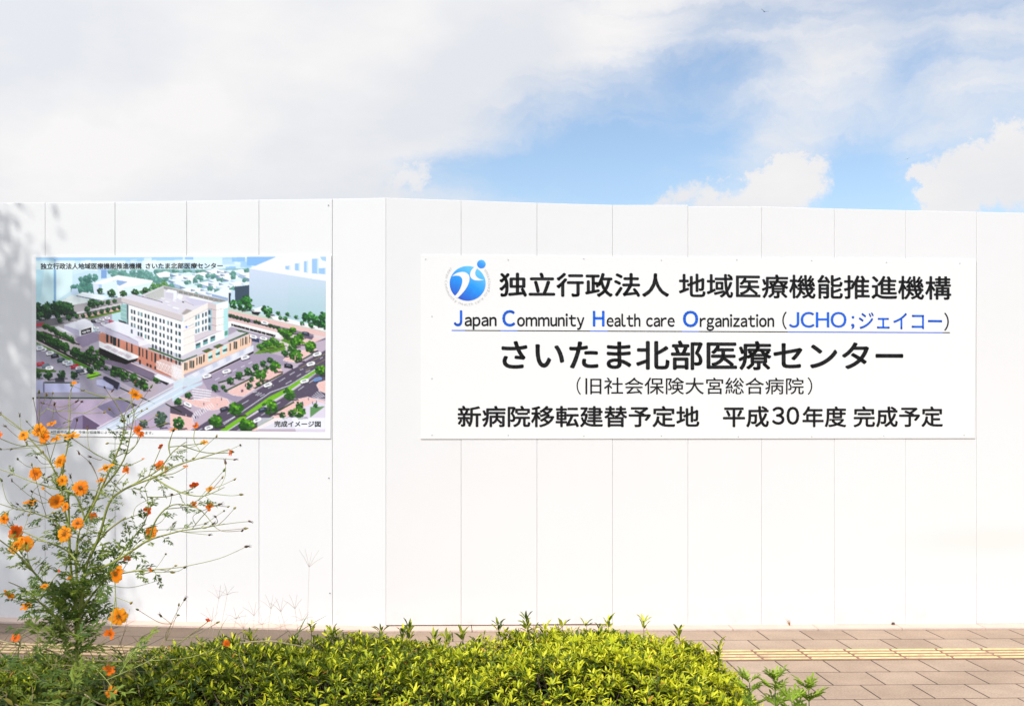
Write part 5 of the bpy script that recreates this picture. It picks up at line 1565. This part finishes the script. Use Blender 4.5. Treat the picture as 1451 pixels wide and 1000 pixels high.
def flower(px, py, rpx, kind, dy=None):
    dy = random.uniform(-.22, .12) if dy is None else dy
    p = cp(px, py, dy)
    L = rpx * 1.14 * (CY + dy) / F
    d = twig_to(p - Vector((0, 0, L * .15)), .0012)
    if kind == 'o':   nrm = Vector((random.gauss(-.25, .3), -1.0, random.uniform(.1, .75)))
    elif kind == 'e': nrm = Vector((random.gauss(0, .35), random.gauss(-.6, .15), 1.0))
    else:             nrm = Vector((random.gauss(0, .6), random.uniform(-1, -.3), random.uniform(-.1, .8)))
    me = random.choice(OPEN if kind == 'o' else EDGE if kind == 'e' else REDF)
    o = bpy.data.objects.new('flower', me)
    if not me.materials: me.materials.append(M_PETAL)
    COL.objects.link(o)
    o.parent = cosmos
    o.location = p - CO
    o.rotation_euler = (nrm.to_track_quat('Z', 'Y') @ Vector((0, 0, 1)).rotation_difference(Vector((0, 0, 1)))).to_euler()
    o.rotation_euler.rotate_axis('Z', random.random() * 6)
    o.scale = (L, L, L)
    if rpx >= 4.5:
        cm = random.choice(CEN)
        c = bpy.data.objects.new('flower_centre', cm)
        if not cm.materials: cm.materials.append(M_STEM)
        COL.objects.link(c); c.parent = o
        c.location = (0, 0, .05)
    return o
FL = [(33, 617, 7.5, 'o'), (55, 609, 9, 'o'), (63, 618, 10.5, 'o'), (80, 622, 8.5, 'e'), (102, 619, 11, 'e'), (74, 601, 7, 'e'), (86, 653, 9.5, 'o'), (51, 671, 8.5, 'o'), (88, 680, 8, 'o'), (114, 691, 10.5, 'o'),
      (151, 664, 11, 'e'), (144, 681, 7, 'e'), (181, 666, 7, 'r'), (80, 710, 9.5, 'o'), (93, 718, 6, 'o'), (44, 713, 9.5, 'e'), (6, 734, 8, 'o'), (110, 741, 8, 'o'), (131, 732, 6, 'r'), (22, 754, 9.5, 'o'), (91, 756, 10.5, 'o'), (61, 692, 3, 'e'),
      (197, 610, 7, 'r'), (199, 617, 6, 'r'), (227.6, 634, 5.5, 'r'), (226, 659, 7, 'o'), (238, 664, 7.5, 'r'), (245, 610, 5.5, 'e'), (289.6, 627, 5, 'e'), (330, 640, 7, 'r'), (276, 689, 8, 'r'), (298, 693, 6.5, 'e'), (275, 716, 6, 'r'), (297.6, 718, 6, 'r'),
      (211, 724, 7.5, 'r'), (214, 755, 9.5, 'o'), (263, 661, 4, 'e'), (203, 650, 2.5, 'e'), (277, 603, 4.5, 'r'), (25, 773, 11, 'o'), (37, 770, 10.5, 'o'), (165, 813, 11.5, 'o'), (168, 873, 11.5, 'o'), (157, 898, 8.5, 'r'), (12, 843, 8, 'e'), (38, 859, 8, 'e'),
      (182, 793, 6.5, 'r'), (216, 808, 6.5, 'r'), (63, 831, 5.5, 'e'), (22, 903, 6, 'o'), (155, 951, 9, 'r'), (157.6, 980, 8.5, 'o'), (85, 808, 3, 'r'), (98, 819, 3.2, 'e'), (191.6, 560, 9, 'e'), (294, 880, 4.5, 'r'), (321, 911, 4.5, 'o'), (-6, 617, 8, 'o'), (105, 543, 4, 'e')]
for a in FL: flower(*a)
# buds, green, yellow-brown, and dark seed heads
def bud_mesh(col, col2, spiky):
    mb = MB()
    prof = [(-1.0, .22), (-.7, .62), (-.1, .78), (.5, .62), (1.1, .30), (1.5, .05)]
    V, C, Fs = [], [], []
    for z, r in prof:
        for k in range(7):
            a = 6.283 * k / 7
            V.append((r * math.cos(a), r * math.sin(a), z)); t = (z + 1) / 2.5
            C.append(tuple(col[i] + (col2[i] - col[i]) * t for i in range(3)))
    for i in range(len(prof) - 1):
        for k in range(7):
            Fs.append((i * 7 + k, i * 7 + (k + 1) % 7, (i + 1) * 7 + (k + 1) % 7, (i + 1) * 7 + k))
    mb.add(V, Fs); mb.c = C
    if spiky:
        for k in range(7):
            a = 6.283 * k / 7; r = random.uniform(.7, 1.2)
            mb.tube([(0, 0, .2), (r * math.cos(a), r * math.sin(a), 1.6 + random.random())], .16, .05, 3, col2)
    return mesh_np('bud', mb.v, mb.f, mb.c)
BUDS = [bud_mesh((0.10, 0.16, 0.04), (0.16, 0.17, 0.05), 0), bud_mesh((0.16, 0.17, 0.04), (0.42, 0.26, 0.03), 0), bud_mesh((0.08, 0.09, 0.03), (0.12, 0.07, 0.035), 1), bud_mesh((0.14, 0.07, 0.03), (0.09, 0.045, 0.03), 1), bud_mesh((0.32, 0.30, 0.06), (0.48, 0.36, 0.05), 0)]
for m in BUDS: m.materials.append(M_STEM)
BL = [(x / 3.03, 570 + y / 3.03) for x, y in ((1032, 183), (1008, 245), (963, 290), (955, 322), (968, 258), (1008, 330), (1035, 395), (1008, 453), (980, 447), (962, 465), (943, 437), (925, 490), (882, 520), (915, 520), (900, 568), (1072, 510), (1040, 550), (1055, 540), (1058, 618),
      (793, 707), (740, 728), (755, 700), (712, 650), (685, 762), (768, 868), (793, 845), (590, 888), (563, 860), (690, 915), (765, 912), (935, 943), (738, 395), (650, 410), (930, 145), (800, 190), (745, 120), (865, 175), (745, 520), (715, 478), (830, 240))]
BL += [(x / 5, 560 + y / 5) for x, y in ((5, 132), (38, 218), (140, 145), (190, 185), (82, 380), (5, 380), (125, 450), (260, 440), (225, 490), (10, 600), (85, 605), (345, 578), (500, 578), (640, 435), (760, 340), (740, 120), (905, 150), (620, 235), (545, 175), (385, 55), (305, 55), (235, 20), (190, 345), (305, 400), (640, 480), (225, 680), (125, 770), (205, 845), (280, 925), (390, 920), (375, 830), (560, 410))]
BL += [(40 + x / 6.595, 490 + y / 6.595) for x, y in ((1000, 335), (400, 365), (515, 415), (715, 390), (785, 420), (100, 430), (170, 455), (230, 440), (245, 545), (450, 520), (500, 520), (1150, 380), (1110, 585), (1060, 605), (975, 565), (935, 660), (1200, 650), (1285, 725), (880, 700), (760, 590))]
for i, (x, y) in enumerate(BL[:96]):
    dy = random.uniform(-.28, .18)
    p = cp(x, y, dy)
    d = twig_to(p, .0008, 0, random.choice((GLT, GLT, RED)))
    right = x > 200
    m = BUDS[random.choice((0, 1, 2, 3, 3, 2, 1)) if not right else random.choice((0, 1, 2, 3, 1, 4))]
    o = bpy.data.objects.new('bud', m); COL.objects.link(o); o.parent = cosmos
    o.location = p - CO
    o.rotation_euler = (d + Vector((random.gauss(0, .3), random.gauss(0, .3), random.gauss(.1, .3)))).to_track_quat('Z', 'Y').to_euler()
    s = random.uniform(.0042, .0066) * (1.1 if i < 40 else 1.0)
    o.scale = (s * .8, s * .8, s)
# the finely cut leaves
cl = LeafSet()
def cut_leaf(p, d, size, col):
    """a twice divided leaf: narrow lobes in pairs along the midrib"""
    d = Vector(d).normalized(); up = Vector((0, -.45, 1)); side = d.cross(up).normalized(); nn = side.cross(d)
    st.tube([p, p + d * size * .5 + nn * size * .05, p + d * size - nn * size * .06], .0009, .0005, 3, GST)
    for k in range(4):
        t = .3 + .2 * k
        for s in (-1, 1):
            if random.random() < .1: continue
            q = p + d * size * t
            dd = (d * .75 + side * s * random.uniform(.5, .9) + nn * random.gauss(0, .25)).normalized()
            l = size * (.42 - .06 * k) * random.uniform(.8, 1.2)
            cl.add(q, dd, nn, l, l * .27, col * random.uniform(.8, 1.2))
            for s2 in (-1, 1):
                d3 = (dd + dd.cross(nn) * s2 * .8).normalized()
                cl.add(q + dd * l * .4, d3, nn, l * .5, l * .13, col * random.uniform(.8, 1.2))
    cl.add(p + d * size * .85, d, nn, size * .35, size * .07, col)
LG1, LG2 = np.array((0.075, 0.14, 0.022)), np.array((0.30, 0.38, 0.05))
for path, d0, d1, r in BR:
    m = len(path)
    P = smooth([cp(x, y, d0 + (d1 - d0) * i / (m - 1)) for i, (x, y) in enumerate(path)], 5)
    for i, p in enumerate(P):
        k = i / len(P)
        px, py = pxy(p)
        low = min(1, max(0, (py - 690) / 150)) * min(1, max(0, 1 - abs(px - 108) / 120))
        n = int(.6 + 1.15 * low + random.random() * .9 - (0.9 if k > .75 else 0))
        for _ in range(max(0, n)):
            t = P[min(i + 1, len(P) - 1)] - P[max(0, i - 1)]
            a = random.random() * 6.283
            t = t.normalized()
            o1 = t.orthogonal().normalized(); o2 = t.cross(o1)
            d = t * random.uniform(.1, .9) + (o1 * math.cos(a) + o2 * math.sin(a)) * random.uniform(.6, 1.1) + Vector((0, 0, random.uniform(-.3, .3)))
            size = random.uniform(.035, .06) + .065 * low * random.uniform(.4, 1)
            cut_leaf(p, d, size, LG1 + (LG2 - LG1) * random.random() ** 1.6)
# the bushy foot of the plant
for _ in range(70):
    px, py = random.gauss(105, 50), random.uniform(890, 1010)
    w = 1.0 if py > 925 else .6
    p = cp(105 + (px - 105) * w, py, random.uniform(-.22, .22))
    d = Vector((random.gauss(0, .8), random.gauss(-.3, .6), random.uniform(-.1, 1)))
    cut_leaf(p, d, random.uniform(.06, .115), LG1 + (LG2 - LG1) * random.random() ** 1.8)
link('leaves', cl.mesh('cosmos_leaves', CO), M_HERB, cosmos)
st.build('stem', M_STEM, cosmos, CO)

# ---- weeds and grasses -------------------------------------------------------
def blade(mb, p, d, L, w, col, bend):
    d = Vector(d).normalized(); side = d.cross(Vector((random.gauss(0, .3), -1, .2))).normalized()
    V = []
    for k in range(5):
        t = k / 4
        q = Vector(p) + d * L * t + Vector(bend) * L * t * t
        ww = w * (1 - t) ** .7 + .0003
        V += [tuple(q - side * ww), tuple(q + side * ww)]
    mb.add(V, [(2 * i, 2 * i + 1, 2 * i + 3, 2 * i + 2) for i in range(4)], col)
GO = Vector((-1.2, 4.1, 0))
gm = MB()
for _ in range(330):
    px = random.uniform(-60, 430) if random.random() < .35 else random.uniform(-60, 230)
    Y = random.uniform(3.9, 4.75)
    X = (px - CX) * Y / F
    z = hedge_top(X) - random.uniform(.02, .12)
    dry = random.random() < .48
    k = random.uniform(.8, 1.2)
    col = tuple(c * k for c in ((0.38, 0.30, 0.16) if dry else (0.13, 0.19, 0.035)))
    blade(gm, (X, Y, z), (random.gauss(0, .5), random.gauss(0, .25), random.uniform(.25, 1)), random.uniform(.08, .2), random.uniform(.002, .004), col, (random.gauss(0, .25), 0, -random.uniform(0, .35)))
for a, b, c in (((118, 934), (150, 936), (198, 937)), ((60, 918), (95, 930), (128, 944)), ((0, 907), (14, 911), (30, 915)), ((345, 910), (385, 908), (430, 916)), ((120, 983), (140, 996), (165, 1003))):
    gm.tube(smooth([at(*a, 3.85), at(*b, 3.83), at(*c, 3.85)], 5), .0028, .002, 5, (0.46, 0.38, 0.21))
for _ in range(45):        # thin stalks lying about the left end
    px, py = random.uniform(-40, 220), random.uniform(905, 985)
    p = at(px, py, random.uniform(3.85, 4.3)); d = Vector((random.gauss(0, 1), random.gauss(0, .2), random.gauss(.2, .35))).normalized()
    L = random.uniform(.08, .26)
    gm.tube(smooth([p, p + d * L * .5 + Vector((0, 0, random.gauss(.01, .02))), p + d * L], 4), .0012, .0006, 4, random.choice(((0.42, 0.33, 0.18), (0.30, 0.27, 0.12), (0.30, 0.20, 0.13))))
tag(gm.build('wild_grass', M_DRY, None), kind='stuff')
# broad-leaved undergrowth on the left end of the hedge
ug = LeafSet()
for _ in range(3000):
    px = random.uniform(-90, 215) if random.random() < .8 else random.uniform(180, 330)
    Y = random.uniform(3.6, 4.5)
    X = (px - CX) * Y / F
    top = hedge_top(X) + .02 - max(0, (3.86 - Y)) * 1.2
    z = top - abs(random.gauss(0, .09)) - (random.uniform(0, .45) if Y < 3.85 else 0)
    if z < .02 or (px > 170 and Y < 3.95): continue
    l = random.uniform(.026, .058)
    c = np.array((0.030, 0.062, 0.008)) + np.array((0.24, 0.23, 0.018)) * random.random() ** 3
    if random.random() < .07: c = np.array((0.33, 0.28, 0.05))
    ug.add((X, Y, z), (random.gauss(0, 1), random.gauss(-.4, .6), random.gauss(.2, .5)), (random.gauss(0, .3), -.4, 1), l, l * random.uniform(.3, .55), c)
tag(link('undergrowth', ug.mesh('undergrowth', GO), M_HERB), kind='stuff').location = GO

# finger grass: thin stalks with a star of spikes
def finger_grass(base, heads, label):
    o = empty('grass_tuft', base)
    tag(o, label, 'grass', 'finger grass tufts along the hedge')
    mb = MB()
    for hx, hy, Y, spikes in heads:
        tip = at(hx, hy, Y)
        b = Vector(base) + Vector((random.gauss(0, .03), random.gauss(0, .03), 0))
        mid = (b + tip) / 2 + Vector((random.gauss(0, .02), 0, .02))
        mb.tube(smooth([b, mid, tip], 6), .0008, .0005, 4, (0.56, 0.46, 0.32))
        hd = MB()
        for dx, dy in spikes:
            e = at(hx + dx, hy + dy, Y + random.uniform(-.04, .04))
            hd.tube([tip, (tip + e) / 2 + Vector((0, 0, .004)), e], .0007, .0004, 4, (0.62, 0.48, 0.37))
        hd.build('seed_head', M_DRY, o, base)
    for _ in range(14):
        blade(mb, Vector(base) + Vector((random.gauss(0, .03), random.gauss(0, .03), .0)), (random.gauss(0, .5), random.gauss(0, .2), 1), random.uniform(.5, .72), .002, (0.34, 0.30, 0.14), (random.gauss(0, .25), 0, -.1))
    mb.build('stalks', M_DRY, o, base)
S1 = ((-14, -24), (-6, -26), (4, -22), (14, -24), (20, -14))
S2 = ((-16, -12), (-8, -20), (3, -20), (10, -14))
S3 = ((-14, 4), (-16, -6), (-4, -16), (10, -12), (16, -4))
finger_grass((-.83, 4.5, .0), [(438, 803, 4.6, S1), (418, 862, 4.5, S2), (398, 866, 4.4, S2), (428, 878, 4.5, S3)], 'dry finger grass with the tallest star of spikes, over the hedge before the narrow panel')
finger_grass((-1.05, 4.5, .0), [(384, 862, 4.5, S2), (372, 884, 4.4, S3), (360, 872, 4.5, S2), (398, 888, 4.4, S3)], 'pale dry finger grass in the middle of the three tufts behind the hedge')
finger_grass((-1.25, 4.5, .0), [(310, 848, 4.6, S2), (322, 842, 4.5, S3), (335, 876, 4.5, S3), (300, 880, 4.4, S2), (345, 890, 4.4, S2)], 'dry finger grass nearest the orange cosmos, fine spikes before the white boards')
# mugwort at the right foot of the hedge
def mugwort(px, py, Y, h, n, label):
    top = at(px, py, Y)
    base = Vector((top.x + random.gauss(0, .02), Y, ground_z(top.x) + .004))
    o = empty('weed', base); tag(o, label, 'weed', 'green weeds at the end of the hedge')
    mb, lf = MB(), LeafSet()
    P = smooth([base, (base + top) / 2 + Vector((.015, 0, 0)), top], 6)
    mb.tube(P, .0035, .0014, 5, (0.12, 0.18, 0.05))
    for i, p in enumerate(P[2:]):
        for _ in range(n):
            a = random.random() * 6.283
            k = i / len(P)
            d = Vector((math.cos(a), math.sin(a), .35 + .7 * k)).normalized()
            size = random.uniform(.05, .08) * (1 - .3 * k)
            nn = Vector((0, 0, 1)); side = d.cross(nn).normalized()
            c = np.array((0.33, 0.46, 0.040)) * random.uniform(.6, 1.3)
            for t, s in ((.35, -1), (.35, 1), (.6, -1), (.6, 1), (.8, 0)):
                dd = (d + side * s * .85).normalized()
                lf.add(p + d * size * t, dd, nn + d * -.2, size * (.55 if s else .5), size * .15, c)
            lf.add(p, d, nn, size, size * .16, c)
    mb.build('stem', M_STEM, o, base)
    link('leaves', lf.mesh('weed_leaves', base), M_HERB, o)
mugwort(1062, 967, 3.75, .4, 8, 'green weed touching the right end of the yellow hedge')
mugwort(1098, 964, 3.7, .4, 8, 'middle green weed of three beside the right end of the hedge')
mugwort(1146, 978, 3.6, .4, 9, 'green weed farthest from the hedge, alone at the edge of the brown paving')
mugwort(1122, 994, 3.55, .4, 8, 'lowest green weed at the foot of the picture beside the brown paving')
# a sprig in the joint at the foot of the boards
p = WR.hit(1117, 886); p = p + WR.n * .03; p.z = ground_z(p.x) + .014
mb = MB()
for _ in range(9):
    blade(mb, p, (random.gauss(0, .5), random.gauss(0, .3), 1), random.uniform(.02, .06), .002, (0.42, 0.24, 0.10), (random.gauss(0, .4), 0, 0))
o = mb.build('dry_sprig', M_DRY, None, p); o.location = p
tag(o, 'small dry sprig growing at the foot of the right boards', 'weed')
p = WR.hit(1261, 886.5); p = p + WR.n * .02; p.z = ground_z(p.x) + .018
lf = LeafSet(); lf.add((0, 0, 0), (1, -.3, .5), (0, -1, .6), .03, .018, np.array((0.10, 0.06, 0.035))); lf.add((0, 0, 0), (.6, -.5, .1), (0, -.4, 1), .03, .016, np.array((0.14, 0.08, 0.045)))
o = link('fallen_leaf', lf.mesh('fallen_leaf', (0, 0, 0)), M_HERB); o.location = p
tag(o, 'curled brown leaf lying at the foot of the white boards', 'leaf')

# ---- birds -------------------------------------------------------------------
M_BIRD = plain('bird_plumage', (0.06, 0.045, 0.045), 0.7, 0.3, 9)
def bird(px, py, Y, span, roll, label):
    c = at(px, py, Y)
    k = span
    V, Fs = [], []
    prof = [(-.30, .010), (-.2, .03), (-.05, .055), (.08, .05), (.15, .036), (.19, .034), (.24, .004)]
    for x, r in prof:
        for q in range(8):
            a = 6.283 * q / 8
            V.append((x, r * math.cos(a), r * .9 * math.sin(a)))
    for i in range(len(prof) - 1):
        for q in range(8): Fs.append((i * 8 + q, i * 8 + (q + 1) % 8, (i + 1) * 8 + (q + 1) % 8, (i + 1) * 8 + q))
    def fin(pts):
        b = len(V); n = len(pts)
        V.extend(pts); V.extend([(x, y, z - .008) for x, y, z in pts])
        Fs.append(tuple(range(b, b + n))); Fs.append(tuple(range(b + n, b + 2 * n))[::-1])
        for i in range(n): Fs.append((b + i, b + n + i, b + n + (i + 1) % n, b + (i + 1) % n))
    for s in (-1, 1):
        fin([(.09, s * .03, .03), (.14, s * .22, .12), (.06, s * .5, .20), (-.02, s * .36, .14), (-.06, s * .18, .08), (-.07, s * .03, .03)])
    fin([(-.2, .02, .01), (-.38, .06, .0), (-.36, 0, .0), (-.38, -.06, .0), (-.2, -.02, .01)])
    V = [(x * k, y * k, z * k) for x, y, z in V]
    o = link('bird', mesh_np('bird', V, Fs), M_BIRD)
    o.location = c; o.rotation_euler = (roll, R(-12), R(60))
    tag(o, label, 'bird')
bird(1083, 17, 45, .34, R(25), 'small dark bird gliding high in the pale cloud, the upper one')
bird(1286, 225.5, 60, .26, R(-20), 'tiny dark bird over the blue gap beside the right cloud, the lower one')

# ---- a street tree behind the photographer's left shoulder: its shade falls on the left boards
M_BARK = plain('grey_bark', (0.14, 0.11, 0.085), 0.9, 0.35, 14, 0.2, bump=0.7, bscale=22)
M_TREE = attr_mat('tree_leaf', 0.45, 0.3, 0.35)
SHADE_T = 6.6
WC = WL.hit(-88, 640)                       # middle of the shade on the boards
TC = WC + TO_SUN * SHADE_T
TB = Vector((TC.x - .3, TC.y - .2, -.16))
tree = empty('street_tree', TB)
tag(tree, 'leafy street tree at the kerb whose shade falls on the left end of the boards', 'tree')
mb = MB()
trunk = smooth([TB, TB + Vector((.08, .05, 2.0)), TC + Vector((0, 0, -1.4)), TC + Vector((.1, 0, .8))], 6)
mb.tube(trunk, .17, .05, 12)
limbs = []
for k in range(16):
    a = random.random() * 6.28; s = trunk[random.randint(9, len(trunk) - 1)]
    e = TC + Vector((math.cos(a) * random.uniform(.5, 1.35), math.sin(a) * random.uniform(.5, 1.35), random.uniform(-1.3, 1.4)))
    P = smooth([s, (s + e) / 2 + Vector((0, 0, .15)), e], 5)
    mb.tube(P, .05, .012, 6); limbs += P[4:]
link('trunk', mesh_np('tree_trunk', mb.v, mb.f, None, TB), M_BARK, tree)
tl_ = LeafSet()
cents = []
E1 = Vector((math.cos(-SUN_AZ), math.sin(-SUN_AZ), 0))   # across the sunlight
for k in range(108):
    while True:
        v = Vector((random.uniform(-1, 1), random.uniform(-1, 1), random.uniform(-1, 1)))
        if v.length < 1: break
    cents.append(TC + Vector((v.x * 1.3, v.y * 1.4, v.z * 2.05 - .3)))
for c in cents + limbs:
    n = 95 if c in cents else 30
    for _ in range(n):
        p = c + Vector((random.gauss(0, .12), random.gauss(0, .12), random.gauss(0, .10)))
        l = random.uniform(.06, .11)
        col = np.array((0.045, 0.085, 0.02)) * random.uniform(.6, 1.6)
        tl_.add(tuple(p), (random.gauss(0, 1), random.gauss(0, 1), random.gauss(-.2, .6)), (random.gauss(0, .5), random.gauss(0, .5), 1), l, l * .5, col)
link('crown', tl_.mesh('tree_crown', TB), M_TREE, tree)
